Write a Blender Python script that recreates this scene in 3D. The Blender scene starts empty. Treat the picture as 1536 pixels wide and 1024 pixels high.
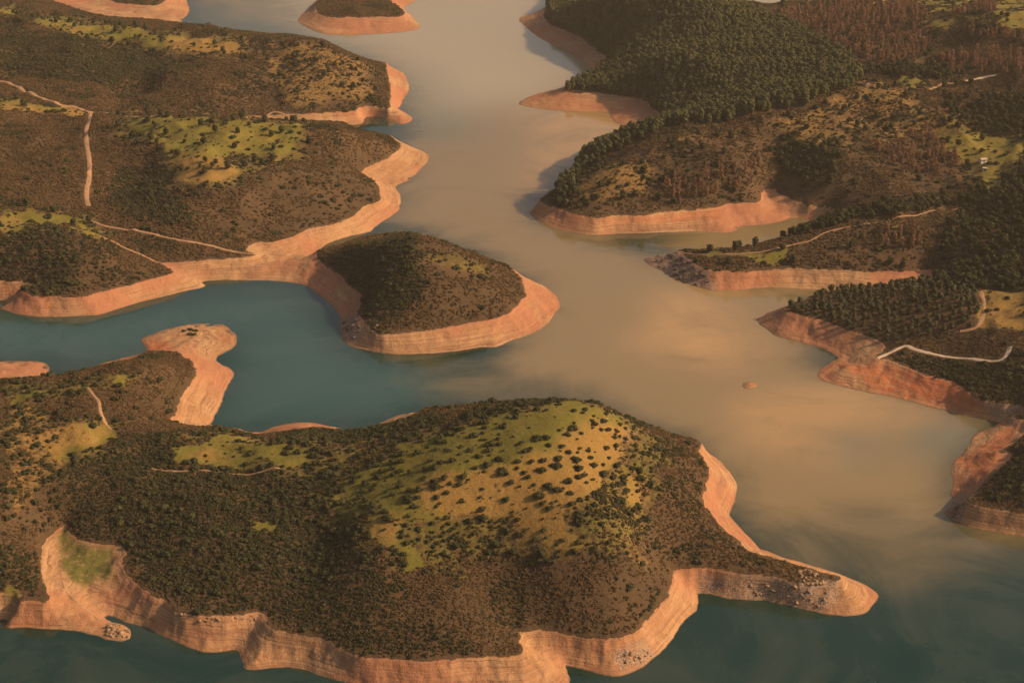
import bpy, math, random
import numpy as np
random.seed(7); rng = np.random.default_rng(11)
sc = bpy.context.scene
col = sc.collection
R = math.radians

# ------------------------------------------------------------------ camera
CAMH, PITCH, F = 400.0, R(22.0), 2409.0          # metres, depression, focal length in photo pixels
cp, sp = math.cos(PITCH), math.sin(PITCH)
cam_d = bpy.data.cameras.new('camera'); cam = bpy.data.objects.new('camera', cam_d); col.objects.link(cam)
cam.location = (0, 0, CAMH); cam.rotation_euler = (math.pi/2 - PITCH, 0, 0)
cam_d.sensor_width = 36; cam_d.lens = F/1536*36; cam_d.clip_start = 1; cam_d.clip_end = 60000
sc.camera = cam

def back(px, py, z):
    """survey point seen at photo pixel (px, py), at height z"""
    u = (np.asarray(px, float)-768)/F; v = (512-np.asarray(py, float))/F
    dy = cp+v*sp; dz = -sp+v*cp
    t = (np.asarray(z, float)-CAMH)/dz
    return u*t, dy*t
def proj(x, y, z):
    f = y*cp-(z-CAMH)*sp; up = y*sp+(z-CAMH)*cp
    return 768+F*x/f, 512-F*up/f

# ------------------------------------------------------------------ noise
def _h(ix, iy, seed):
    n = (ix*374761393+iy*668265263+seed*1442695041) & 0xffffffff
    n = ((n ^ (n >> 13))*1274126177) & 0xffffffff
    return ((n ^ (n >> 16)) & 0xffff)/65535.0
def vnoise(x, y, seed=0):
    ix = np.floor(x).astype(np.int64); iy = np.floor(y).astype(np.int64)
    fx = x-ix; fy = y-iy
    fx = fx*fx*fx*(fx*(fx*6-15)+10); fy = fy*fy*fy*(fy*(fy*6-15)+10)
    a = _h(ix, iy, seed); b = _h(ix+1, iy, seed); c = _h(ix, iy+1, seed); d = _h(ix+1, iy+1, seed)
    return (a+(b-a)*fx)*(1-fy)+(c+(d-c)*fx)*fy
def fbm(x, y, scale, octv=4, seed=0, gain=.5):
    s = np.zeros(np.shape(x)); a = 1; tot = 0
    for o in range(octv):
        s += a*(vnoise(x/scale+o*17.3, y/scale-o*9.1, seed+o)*2-1); tot += a; a *= gain; scale /= 2.03
    return s/tot
def sstep(a, b, x):
    t = np.clip((x-a)/(b-a), 0, 1); return t*t*(3-2*t)

# ------------------------------------------------------------------ survey lines (photo pixels)
ZR = 10.0                                         # height of the full-pool line above the water
S_fore = [(-900,960),(-60,930),(0,939),(15,943),(50,942),(87,942),(117,946),(147,954),(160,960),(180,963),(195,959),(200,952),(197,943),(184,933),(168,926),(160,925),(170,931),(200,937),(220,941),(235,950),(260,962),(280,970),(305,977),(330,977),(354,974),(360,980),(364,993),(366,1003),(384,1005),(409,1002),(434,1001),(459,1004),(484,1013),(514,1022),(560,1034),(640,1046),(720,1050),(800,1046),(845,1034),(853,1023),(854,1008),(850,998),(866,1001),(878,1003),(898,1008),(923,1012),(938,1010),(958,1002),(975,990),(993,975),(1008,953),(1023,930),(1038,915),(1043,903),(1043,890),(1048,888),(1063,890),(1083,895),(1118,899),(1152,902),(1172,907),(1202,913),(1234,920),(1267,924),(1289,923),(1302,918),(1314,903),(1318,893),(1310,885),(1292,874),(1267,864),(1237,854),(1202,843),(1174,835),(1152,826),(1138,822),(1123,805),(1108,788),(1099,773),(1100,765),(1105,752),(1107,732),(1100,714),(1085,697),(1065,682),(1045,672),(1025,668),(985,652),(940,634),(900,620),(850,612),(800,612),(740,616),(690,621),(650,624),(629,621),(604,622),(579,631),(559,639),(544,643),(525,645),(509,640),(489,636),(464,633),(434,634),(409,640),(386,648),(360,644),(337,642),(317,638),(315,634),(327,617),(334,602),(337,590),(347,574),(352,562),(347,554),(332,546),(324,540),(327,534),(342,527),(351,517),(354,502),(347,492),(332,486),(300,485),(270,488),(240,496),(213,508),(215,512),(221,523),(215,530),(205,533),(175,540),(140,549),(115,557),(95,563),(75,563),(76,552),(65,543),(37,542),(0,541),(-60,541),(-900,530)]
S_left = [(-900,430),(-60,445),(0,463),(20,470),(50,475),(85,476),(120,475),(150,472),(180,463),(212,453),(245,445),(275,437),(300,433),(311,428),(304,423),(325,421),(362,421),(384,421),(414,422),(439,425),(456,429),(479,442),(497,456),(506,468),(511,478),(510,488),(514,506),(526,518),(546,523),(579,529),(614,531),(649,531),(684,527),(721,521),(746,521),(768,511),(788,506),(808,496),(820,486),(833,468),(840,456),(835,446),(820,431),(800,422),(778,413),(760,410),(720,394),(685,380),(655,368),(620,362),(590,362),(560,364),(535,370),(510,378),(480,388),(464,385),(484,372),(504,361),(534,353),(554,348),(564,340),(579,330),(596,317),(602,308),(600,296),(593,283),(596,278),(614,270),(628,258),(641,245),(645,235),(639,229),(616,220),(601,215),(575,212),(550,206),(530,198),(518,190),(524,188),(544,185),(549,176),(569,176),(581,180),(596,186),(609,186),(619,178),(609,170),(596,163),(600,160),(604,150),(613,137),(613,125),(606,112),(596,105),(581,101),(575,104),(550,98),(520,86),(490,72),(460,64),(430,61),(385,60),(350,58),(310,52),(275,44),(268,38),(275,30),(282,21),(284,10),(277,-3),(262,-14),(230,-22),(150,-25),(60,-22),(-900,-22)]
S_top = [(476,0),(459,16),(448,29),(449,35),(466,45),(491,52),(524,53),(571,51),(609,48),(630,42),(624,32),(614,21),(606,14),(615,6),(628,0),(640,-6),(660,-12),(640,-22),(560,-25),(490,-18)]
S_right = [(840,-4),(822,11),(803,20),(782,25),(779,30),(788,41),(805,54),(818,62),(843,75),(868,87),(880,100),(890,110),(885,124),(860,133),(838,135),(813,139),(790,147),(776,156),(788,160),(813,164),(843,167),(868,169),(890,169),(908,170),(913,172),(917,180),(924,185),(947,194),(940,197),(918,205),(893,214),(875,225),(864,240),(850,272),(828,294),(808,308),(794,318),(795,322),(818,336),(838,343),(868,350),(898,353),(928,351),(968,349),(1008,349),(1043,348),(1080,350),(1100,347),(1113,340),(1130,339),(1152,336),(1174,331),(1184,327),(1210,329),(1238,332),(1235,338),(1200,356),(1165,370),(1130,379),(1090,384),(1020,384),(990,385),(966,387),(964,390),(975,398),(993,407),(1013,418),(1038,427),(1063,435),(1078,436),(1110,434),(1152,432),(1202,434),(1240,436),(1215,447),(1195,456),(1175,462),(1152,468),(1143,473),(1137,478),(1140,486),(1152,496),(1167,505),(1190,511),(1212,517),(1234,523),(1256,536),(1247,541),(1230,552),(1223,562),(1229,569),(1252,577),(1282,584),(1312,591),(1342,597),(1377,606),(1414,613),(1447,622),(1477,629),(1504,636),(1514,636),(1504,639),(1477,644),(1459,653),(1449,667),(1437,684),(1427,697),(1429,709),(1426,729),(1424,742),(1429,747),(1426,758),(1415,767),(1432,780),(1452,788),(1477,794),(1507,800),(1536,804),(1620,818),(1900,850),(2600,900),(2600,-25),(1420,-25),(1340,-14),(1290,-2),(1260,4),(1210,11),(1170,16),(1150,22),(1140,27),(1110,24),(1060,16),(1020,6),(960,-10),(900,-14),(860,-10)]
S_islet = [(1124+13*math.cos(a*.7854), 578+6*math.sin(a*.7854)) for a in range(8)]
V_fore = [(-900,880),(-30,890),(0,896),(35,905),(72,897),(75,885),(68,860),(62,835),(70,815),(85,800),(97,788),(104,800),(130,812),(188,822),(183,845),(200,868),(215,882),(240,900),(262,915),(290,921),(325,923),(345,921),(372,918),(390,919),(399,926),(411,945),(444,952),(479,959),(494,968),(524,978),(559,985),(599,989),(649,990),(696,987),(734,984),(768,983),(783,980),(787,973),(778,958),(775,945),(783,947),(813,947),(850,953),(898,960),(930,957),(953,947),(975,928),(998,903),(1008,883),(1012,855),(1043,853),(1080,854),(1103,860),(1128,862),(1152,863),(1177,867),(1202,873),(1227,872),(1252,869),(1257,864),(1234,857),(1202,846),(1177,840),(1152,834),(1138,829),(1118,819),(1093,800),(1078,783),(1065,768),(1055,762),(1058,737),(1065,709),(1060,692),(1048,677),(1045,655),(1000,630),(950,600),(900,575),(850,565),(780,570),(700,580),(645,606),(605,630),(560,642),(525,648),(490,641),(464,640),(430,642),(384,651),(340,640),(290,640),(254,634),(260,622),(275,597),(287,577),(295,557),(287,542),(270,528),(240,526),(220,526),(205,537),(170,545),(140,553),(115,562),(95,567),(60,568),(0,570),(-900,575)]
V_left = [(-900,400),(0,422),(25,433),(50,442),(95,445),(125,444),(155,436),(195,428),(225,418),(250,412),(261,407),(250,400),(242,393),(275,392),(325,388),(362,385),(378,382),(368,374),(384,364),(409,363),(434,356),(466,342),(489,337),(521,328),(534,322),(546,310),(569,301),(571,283),(559,268),(544,257),(586,235),(599,224),(601,216),(585,203),(560,196),(520,183),(480,181),(430,180),(384,178),(372,176),(384,174),(466,170),(519,167),(559,167),(584,160),(585,137),(584,117),(578,102),(575,88),(540,70),(500,50),(460,40),(380,40),(320,37),(270,33),(200,28),(155,24),(100,8),(60,-6),(0,-15),(-900,-15)]
V_island = [(476,386),(491,398),(509,411),(524,426),(538,441),(540,456),(539,468),(546,481),(560,494),(574,501),(609,498),(646,495),(679,490),(704,485),(734,477),(768,467),(783,448),(792,441),(783,426),(776,413),(760,392),(700,360),(640,335),(600,332),(540,344),(500,360),(476,376)]
V_top = [(474,14),(484,24),(514,27),(559,26),(596,25),(607,20),(599,10),(584,0),(570,-8),(520,-14),(482,-2)]
V_topleft = [(155,-5),(175,4),(200,7),(230,9),(240,6),(250,-5),(230,-16),(160,-16)]
V_right = [(822,8),(815,24),(825,37),(850,47),(875,60),(903,82),(915,86),(908,97),(890,108),(865,122),(845,134),(868,140),(898,139),(928,144),(963,150),(983,165),(998,179),(980,191),(943,200),(908,217),(888,226),(868,240),(845,255),(825,280),(810,298),(815,305),(830,310),(868,322),(898,327),(928,323),(968,322),(1000,317),(1043,315),(1075,312),(1093,306),(1133,303),(1143,291),(1152,284),(1162,285),(1167,291),(1202,303),(1232,318),(1255,326),(1215,338),(1180,352),(1130,368),(1080,372),(1018,374),(1033,388),(1060,403),(1118,407),(1152,403),(1202,403),(1252,405),(1292,407),(1352,407),(1397,406),(1399,416),(1327,428),(1264,432),(1222,441),(1202,451),(1180,461),(1202,473),(1252,486),(1282,498),(1312,508),(1327,521),(1312,536),(1332,539),(1364,552),(1392,562),(1427,572),(1452,589),(1472,604),(1502,617),(1527,628),(1560,640),(1540,650),(1527,662),(1499,677),(1519,679),(1514,692),(1484,712),(1464,734),(1447,750),(1435,760),(1455,764),(1490,770),(1536,778),(1620,790),(1900,815),(2600,850),(2600,-40),(1420,-40),(1300,-20),(1240,-4),(1180,7),(1140,16),(1100,6),(1040,-10),(1000,-24),(900,-34),(845,-14)]

def smooth_poly(p, n=3):
    p = np.array(p, float)
    a = np.roll(p, 1, 0); b = p; c = np.roll(p, -1, 0); d = np.roll(p, -2, 0)
    out = []
    for k in range(n):                            # centripetal-ish catmull-rom with softened tangents
        t = k/n; t2 = t*t; t3 = t2*t
        out.append((2*t3-3*t2+1)*b+(t3-2*t2+t)*(c-a)*.42+(-2*t3+3*t2)*c+(t3-t2)*(d-b)*.42)
    return np.stack(out, 1).reshape(-1, 2)
def world_poly(p, z):
    q = np.array(p, float); q[:, 1] = np.maximum(q[:, 1], -60)
    x, y = back(q[:, 0], q[:, 1], z); return smooth_poly(np.stack([x, y], 1))
def segs(polys):
    A = np.concatenate(polys); B = np.concatenate([np.roll(p, -1, 0) for p in polys]); return A, B
SHORE = segs([world_poly(p, 0) for p in (S_fore, S_left, S_top, S_right, S_islet)])
VEGL = segs([world_poly(p, ZR) for p in (V_fore, V_left, V_island, V_top, V_topleft, V_right)])

def signed(X, Y, SEG):
    """signed distance, + inside; X, Y 2-D with constant Y along each row"""
    A, B = SEG; n, m = X.shape
    D = np.empty((n, m)); T = 40; mid = (A+B)/2; half = np.hypot(*(B-A).T)/2
    for i in range(0, n, T):
        for j in range(0, m, T):
            x = X[i:i+T, j:j+T]; y = Y[i:i+T, j:j+T]
            cx, cy = x.mean(), y.mean(); rad = np.hypot(x-cx, y-cy).max()
            dm = np.hypot(mid[:, 0]-cx, mid[:, 1]-cy)
            k = dm-half <= (dm+half).min()+2*rad
            a = A[k]; ab = B[k]-a; L = (ab**2).sum(1)+1e-9
            best = np.full(x.shape, 1e18)
            for q in range(len(a)):
                rx = x-a[q, 0]; ry = y-a[q, 1]
                t = np.clip((rx*ab[q, 0]+ry*ab[q, 1])/L[q], 0, 1)
                np.minimum(best, (rx-t*ab[q, 0])**2+(ry-t*ab[q, 1])**2, out=best)
            D[i:i+T, j:j+T] = np.sqrt(best)
    for i in range(n):
        y = Y[i, 0]; k = (A[:, 1] > y) != (B[:, 1] > y)
        xc = A[k, 0]+(y-A[k, 1])/(B[k, 1]-A[k, 1])*(B[k, 0]-A[k, 0])
        ins = np.searchsorted(np.sort(xc), X[i]) % 2 == 1
        D[i] = np.where(ins, D[i], -D[i])
    return D

# ------------------------------------------------------------------ hill heights (spot heights and ridge lines: pixel, pixel, metres)
LINES = [
 [(1000,652,22),(960,628,38),(918,603,53),(870,591,60),(820,592,60),(768,600,56),(700,612,48),(640,624,38),(580,640,30),(520,655,25),(450,659,23),(380,664,22),(300,650,24),(230,650,24),(180,660,24)],
 [(860,650,56),(740,690,50),(640,720,44),(560,760,35),(580,820,29),(600,850,26),(620,920,18)],
 [(880,720,50),(850,800,37),(830,860,27)],[(930,720,47),(925,790,40),(920,830,33),(945,890,21)],
 [(450,690,26),(430,760,24),(420,850,18),(400,900,12.5)],[(300,720,24),(250,790,17)],
 [(720,820,32),(744,863,17),(770,920,11)],[(690,870,27),(680,930,20)],[(890,745,42),(940,775,29),(985,822,16),(1010,848,11.5)],[(480,740,27),(475,800,19),(478,900,12.5)],[(540,780,34),(530,860,25),(530,930,17)],
 [(1000,700,37),(1040,760,25),(1090,815,14),(1150,845,12.5),(1210,858,13)],
 [(270,531,34),(250,531,37),(200,545,36),(130,560,32),(60,572,28),(0,580,28),(-200,590,30)],
 [(150,600,32),(60,640,32),(0,680,33),(-100,700,34)],[(0,760,26),(50,820,16),(-100,780,28)],[(100,720,27),(95,765,15)],[(250,590,26)],
 [(572,100,14),(554,93,28),(524,77,40),(489,61,49),(434,53,54),(384,53,54),(325,47,52),(270,41,50),(200,44,54),(100,30,56),(0,20,56),(-300,20,60)],
 [(0,120,32),(70,150,30),(140,170,28),(250,172,21),(340,174,14)],[(540,130,21),(470,110,35),(380,110,38)],[(280,110,42),(100,90,43),(0,80,46)],[(190,80,42),(205,115,29),(225,150,18)],[(420,85,42),(410,120,24),(400,155,13)],[(340,90,47),(335,135,32)],
 [(596,210,13),(559,200,32),(534,194,43),(480,187,51),(384,181,49),(300,185,46),(200,182,36),(130,200,34),(0,190,38),(-300,200,44)],
 [(300,240,46),(330,300,32)],[(450,250,35),(450,300,21)],[(520,260,27)],[(130,300,25),(0,270,32)],[(225,235,36),(212,265,25),(190,305,17)],[(250,215,44),(290,230,47)],[(390,300,27)],
 [(60,325,31),(130,330,26),(200,370,16)],[(-200,345,40),(0,345,36),(60,342,38),(130,352,32),(180,368,25)],[(90,390,26),(220,396,14)],[(270,360,19)],
 [(510,374,18),(550,358,33),(590,350,44),(621,347,48),(660,360,43),(700,377,34),(740,397,22)],[(640,400,38),(645,450,24)],[(560,420,28),(570,460,18)],[(720,430,24)],
 [(530,4,26)],[(200,-5,18)],
 [(870,0,36),(930,0,62),(1000,2,72),(1068,22,70),(1118,30,62),(1150,44,58),(1200,38,58),(1290,12,70),(1400,24,84),(1500,20,95),(1800,30,100),(2200,30,100)],
 [(1000,80,52),(1100,110,46)],[(950,110,28),(1000,160,16),(1090,160,28)],[(1250,90,60),(1180,90,54)],
 [(880,229,20),(930,206,33),(1000,190,44),(1080,178,50),(1150,163,56),(1230,142,60),(1300,123,65)],
 [(835,290,15),(870,262,25),(920,250,35),(1000,250,32)],[(1150,230,41),(1120,270,26)],[(1250,240,38),(1250,295,19)],[(1390,300,17)],[(1300,200,50),(1350,170,55),(1340,250,34)],[(1180,205,38),(1168,240,24),(1160,268,14)],[(1070,225,43),(1055,280,24)],[(1000,215,42),(990,270,24)],
 [(1450,200,44),(1500,240,36),(1480,280,30),(1536,300,36)],[(1440,235,38)],[(1400,90,66),(1500,95,70)],[(1350,118,60),(1480,130,58)],[(1700,120,80),(1700,300,60),(2200,300,70)],
 [(1040,380,11.5),(1100,381,15),(1180,358,22),(1250,335,28),(1350,308,30),(1420,310,32)],[(1250,375,20),(1400,370,24),(1340,370,23)],
 [(1300,440,20),(1400,430,26),(1460,440,28),(1520,450,32),(1700,440,45)],[(1440,418,23)],[(1300,480,15),(1400,490,20),(1480,500,24),(1540,500,30)],[(1400,530,14),(1480,545,18),(1540,560,24)],[(1510,585,14)],[(1700,540,45),(2200,540,60)],
 [(1480,745,13),(1520,720,19),(1560,690,28)],[(1600,760,26),(1700,700,45),(2200,700,60)]]
x0, y0, C = -1200.0, 440.0, 10.0
NX, NY = 256, 256
gx = x0+C*np.arange(NX); gy = y0+C*np.arange(NY)
GX, GY = np.meshgrid(gx, gy)
s0g = signed(GX, GY, SHORE); svg = np.minimum(signed(GX, GY, VEGL), s0g-7)
pts = []
for L in LINES:
    L = np.array(L, float); x, y = back(L[:, 0], L[:, 1], L[:, 2]); z = L[:, 2]-ZR
    for k in range(len(L)):
        pts.append((x[k], y[k], z[k]))
        if k+1 < len(L):
            n = int(np.hypot(x[k+1]-x[k], y[k+1]-y[k])/6)
            for q in range(1, n): t = q/n; pts.append((x[k]+(x[k+1]-x[k])*t, y[k]+(y[k+1]-y[k])*t, z[k]+(z[k+1]-z[k])*t))
pts = np.array(pts)
def lap(z):
    p = np.pad(z, 1, mode='edge'); return p[:-2, 1:-1]+p[2:, 1:-1]+p[1:-1, :-2]+p[1:-1, 2:]-4*z
hill = None
for step in (8, 4, 2, 1):
    ny, nx = NY//step, NX//step; c = C*step
    zero = svg[::step, ::step] <= 0
    acc = np.zeros((ny, nx)); cnt = np.zeros((ny, nx))
    ix = np.round((pts[:, 0]-x0)/c).astype(int); iy = np.round((pts[:, 1]-y0)/c).astype(int)
    ok = (ix >= 0) & (ix < nx) & (iy >= 0) & (iy < ny)
    np.add.at(acc, (iy[ok], ix[ok]), pts[ok, 2]); np.add.at(cnt, (iy[ok], ix[ok]), 1)
    fix = (cnt > 0) | zero; val = np.where(cnt > 0, acc/np.maximum(cnt, 1), 0)
    if hill is None: z = np.full((ny, nx), 20.0)
    else:
        z = np.repeat(np.repeat(hill, 2, 0), 2, 1)[:ny, :nx]
        z = z+lap(z)*.2; z = z+lap(z)*.2
    z = np.where(fix, val, z)
    for it in range(900):
        l = lap(z); b = lap(l)
        z = np.where(fix, val, np.clip(z-.020*b+.07*l, 0, 110))
    hill = z
for k in range(2): hill = hill+.18*lap(hill)
def bspl(f, x, y):
    """cubic b-spline sample of the 10 m raster"""
    u = np.clip((x-x0)/C, 2, NX-4); v = np.clip((y-y0)/C, 2, NY-4)
    i = np.floor(u).astype(int); j = np.floor(v).astype(int); u = u-i; v = v-j
    W = lambda t: ((1-t)**3/6, (3*t**3-6*t*t+4)/6, (-3*t**3+3*t*t+3*t+1)/6, t**3/6)
    wu, wv = W(u), W(v); s = 0
    for a in range(4):
        for b in range(4): s = s+wu[a]*wv[b]*f[j+b-1, i+a-1]
    return s

# ------------------------------------------------------------------ terrain sheet (finer near, coarser far)
NC, NR = 640, 740
s_core = np.linspace(-.43, .43, NC)
side = .43+np.cumsum(np.geomspace(.002, .6, 34))
S = np.concatenate([-side[::-1], s_core, side])
r_core = np.geomspace(470, 2500, NR); far = 2500+np.cumsum(np.geomspace(8, 2200, 42))
near = 470-np.cumsum(np.geomspace(3, 90, 12)); near = near[near > 60][::-1]
Rw = np.concatenate([near, r_core, far])
SX, TY = np.meshgrid(S, Rw); TX = SX*TY
ISL = back(1124, 578, 0); MEA = back(700, 690, 47)
def heights(X, Y):
    w = fbm(X, Y, 26, 5, 3, .6)*2.6
    s0 = signed(X, Y, SHORE)+w; sv = np.minimum(signed(X, Y, VEGL)+fbm(X, Y, 16, 5, 9, .62)*3.6, s0-7)
    inside = sstep(0, 120, np.minimum(np.minimum(X-x0-30, x0+C*(NX-5)-X), np.minimum(Y-y0-20, y0+C*(NY-5)-Y)))
    h = bspl(hill, X, Y)*inside+(1-inside)*(35+45*fbm(X, Y, 700, 3, 21))
    land = sstep(2, 70, sv)
    rough = fbm(X, Y, 60, 5, 31, .55)*5.5-np.abs(fbm(X, Y, 85, 4, 41))*12.0+3.0
    rough = rough*(1-.7*sstep(115, 60, np.hypot((X-MEA[0])*.8, Y-MEA[1])))
    zh = ZR+np.maximum(h, 0)*(1-np.exp(-np.maximum(sv, 0)/7))+land*rough+sstep(0, 6, sv)*.25*fbm(X, Y, 5, 2, 77)
    t = np.clip(s0/np.maximum(s0-np.minimum(sv, 0), .01), 0, 1)
    zb = ZR*(.8*t+.2*t*t)+(fbm(X, Y, 15, 4, 51, .6)*1.0-np.abs(fbm(X, Y, 9, 3, 53))*1.3+.25)*sstep(0, 5, s0)*sstep(0, 4, -sv)
    z = np.where(sv > 0, np.maximum(zh, ZR), zb)
    iy_ = np.hypot(X-ISL[0], Y-ISL[1]) < 30
    z = np.where(iy_ & (s0 > 0), np.minimum(s0*.2, .9)+fbm(X, Y, 5, 3, 5)*.2, z)
    z = np.where(s0 < 0, np.maximum(s0*.45, -14), z)
    return z, s0, sv
TZ, TS0, TSV = heights(TX, TY)
TZ[:, :][TY < 300] = np.minimum(TZ[TY < 300], 60)
# which ground the survey could see (for land cover)
ang = np.arctan2(TZ-CAMH, TY); run = np.maximum.accumulate(ang, 0)
VIS = ang >= run-1e-4
PX, PY = proj(TX, TY, TZ)

def locate(px, py):
    """walk the ray of a photo pixel to the terrain; returns x, y, z arrays"""
    px = np.atleast_1d(np.asarray(px, float)); py = np.atleast_1d(np.asarray(py, float))
    u = (px-768)/F; v = (512-py)/F; dy = cp+v*sp; s = u/dy; tang = (-sp+v*cp)/dy
    j = np.clip(np.searchsorted(S, s), 1, len(S)-1); f = (s-S[j-1])/(S[j]-S[j-1])
    out = np.empty((len(px), 3))
    for k in range(len(px)):
        zc = TZ[:, j[k]-1]*(1-f[k])+TZ[:, j[k]]*f[k]; d = zc-(CAMH+tang[k]*Rw)
        i = int(np.argmax(d >= 0)); i = max(i, 1); g = d[i-1]/(d[i-1]-d[i]) if d[i] != d[i-1] else 0
        y = Rw[i-1]+(Rw[i]-Rw[i-1])*g; out[k] = (s[k]*y, y, zc[i-1]+(zc[i]-zc[i-1])*g)
    return out
def bil(Fl, x, y):
    s = x/y; j = np.clip(np.searchsorted(S, s), 1, len(S)-1); i = np.clip(np.searchsorted(Rw, y), 1, len(Rw)-1)
    f = (s-S[j-1])/(S[j]-S[j-1]); g = (y-Rw[i-1])/(Rw[i]-Rw[i-1])
    return (Fl[i-1, j-1]*(1-f)+Fl[i-1, j]*f)*(1-g)+(Fl[i, j-1]*(1-f)+Fl[i, j]*f)*g
def inpoly(px, py, poly):
    P = np.array(poly, float); Q = np.roll(P, -1, 0); c = np.zeros(np.shape(px), bool)
    for (ax, ay), (bx, by) in zip(P, Q):
        if ay == by: continue
        k = (ay > py) != (by > py)
        c ^= k & (px < ax+(py-ay)/(by-ay)*(bx-ax))
    return c
wx = fbm(TX, TY, 26, 4, 61)+.8*fbm(TX, TY, 8, 2, 63); wy = fbm(TX, TY, 26, 4, 67)+.8*fbm(TX, TY, 8, 2, 69)
def blur(m, n):
    for k in range(n):
        p = np.pad(m, 1, mode='edge'); m = (p[:-2, 1:-1]+p[2:, 1:-1]+p[1:-1, :-2]+p[1:-1, 2:]+2*m)/6
    return m
pscale = np.clip((PY+250)/900, .3, 1.4)
def cover(polys, warp=9, soft=3):
    """land cover patches drawn on the survey photo, edges ragged, laid on the ground that was seen"""
    m = np.zeros(TX.shape)
    qx = PX+wx*warp*1.6*pscale; qy = PY+wy*warp*.8*pscale
    for p in polys: m = np.maximum(m, inpoly(qx, qy, p))
    return blur(np.where(VIS, m, 0).astype(float), soft)
GRASS = [
 [(500,735),(540,700),(600,668),(660,655),(720,640),(770,620),(830,605),(880,600),(920,612),(950,640),(915,670),(918,700),(900,720),(880,745),(850,770),(870,800),(882,825),(850,820),(800,790),(740,775),(700,770),(640,785),(560,765),(500,770),(485,755)],
 [(262,690),(275,668),(320,660),(384,660),(430,665),(480,668),(470,690),(430,695),(380,690),(340,700),(300,700),(275,695)],
 [(920,718),(945,715),(968,750),(950,757),(930,740)],
 [(185,174),(260,175),(384,182),(459,183),(451,190),(449,210),(441,220),(446,228),(429,233),(384,232),(345,225),(330,240),(350,250),(370,258),(340,270),(300,277),(270,275),(261,262),(262,240),(250,225),(225,205),(195,185)],
 [(48,22),(112,28),(140,38),(212,42),(220,52),(362,62),(360,78),(345,82),(250,75),(215,62),(172,60),(130,57),(108,52),(88,40),(50,35)],
 [(0,5),(25,5),(28,25),(0,32)],[(0,150),(50,155),(100,160),(130,170),(110,175),(60,166),(0,165)],
 [(0,316),(45,316),(65,323),(125,326),(130,338),(155,353),(140,351),(105,338),(40,338),(0,352)],
 [(0,592),(50,587),(105,584),(100,592),(38,597),(0,601)],[(157,572),(185,560),(207,557),(200,565),(162,577)],
 [(107,637),(150,642),(175,652),(160,667),(125,677),(95,697),(85,687),(70,667),(100,655)],
 [(90,795),(105,803),(130,813),(190,824),(180,841),(150,868),(140,877),(100,870),(92,863),(95,830),(87,813)],
 [(0,868),(15,878),(30,898),(32,910),(15,906),(0,893)],
 [(1352,112),(1387,120),(1372,135),(1347,125)],
 [(1425,205),(1477,200),(1536,212),(1536,225),(1522,240),(1497,250),(1465,247),(1435,232),(1422,220)],[(1480,250),(1498,252),(1502,275),(1490,292),(1478,285)],
 [(1367,-2),(1477,-2),(1452,12),(1415,15),(1377,8)],[(1512,15),(1540,12),(1540,32),(1512,35)],[(1397,25),(1422,40),(1424,50),(1402,42)],[(1210,72),(1247,75),(1245,81),(1212,78)],
 [(1465,140),(1502,137),(1500,147),(1468,150)],
 [(1472,431),(1545,436),(1545,496),(1514,494),(1477,491),(1473,468)],[(1480,0),(1545,0),(1545,45),(1500,40)],[(1300,-4),(1360,-4),(1350,8),(1310,10)],
 [(1018,376),(1043,380),(1152,378),(1190,372),(1175,390),(1152,392),(1100,384),(1043,386)],[(1324,334),(1345,335),(1343,342),(1327,340)],
 [(1524,712),(1536,702),(1570,730),(1540,735),(1520,727)],
 [(599,828),(621,825),(641,848),(624,855),(604,843)],[(389,785),(416,783),(418,798),(392,803)],[(530,770),(570,770),(600,800),(620,822),(600,826),(560,800)]]
DRY = [
 [(400,60),(480,62),(560,100),(580,150),(440,165),(395,120)],[(850,260),(920,240),(1000,245),(960,300),(860,310)],[(0,600),(70,600),(110,700),(60,780),(0,780)],[(640,850),(700,870),(720,890),(690,890)],[(890,800),(960,830),(975,860),(930,850)],[(1170,190),(1300,165),(1400,160),(1440,200),(1320,215),(1180,230)],
 [(600,725),(700,705),(800,690),(860,640),(900,625),(955,640),(915,700),(880,745),(890,830),(740,780),(640,775)],
 [(255,235),(330,238),(370,262),(300,280),(260,270)],[(250,58),(365,60),(365,85),(250,80)],[(90,38),(130,42),(135,60),(100,55)],[(0,155),(140,165),(110,178),(0,168)],
 [(0,325),(20,322),(30,335),(0,345)],[(100,640),(150,645),(140,665),(80,690),(70,668)],[(110,812),(180,826),(140,862),(105,850)],
 [(1003,200),(1152,168),(1222,150),(1287,115),(1330,122),(1392,158),(1352,172),(1292,168),(1257,184),(1152,200),(1020,220)],
 [(1460,430),(1545,430),(1545,500),(1465,500)],[(915,715),(975,715),(975,760),(930,745)],[(270,690),(300,668),(340,700)],[(530,770),(620,790),(600,830)]]
OPEN = [
 [(0,600),(80,600),(100,700),(90,780),(60,800),(0,790)],[(640,385),(740,400),(790,440),(740,470),(660,450)],[(400,110),(560,110),(580,160),(400,168)],
 [(400,260),(570,225),(575,300),(430,355),(330,340)],[(120,370),(250,405),(150,432),(110,410)],[(830,310),(860,260),(950,225),(1150,195),(1300,180),(1420,230),(1480,260),(1390,310),(1230,320),(1130,290),(900,330)],
 [(920,620),(980,660),(960,720),(900,690)],[(860,790),(960,820),(1000,860),(960,930),(900,900)],[(1230,360),(1400,370),(1400,405),(1300,405)],[(1150,20),(1390,20),(1400,110),(1300,120)]]
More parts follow.
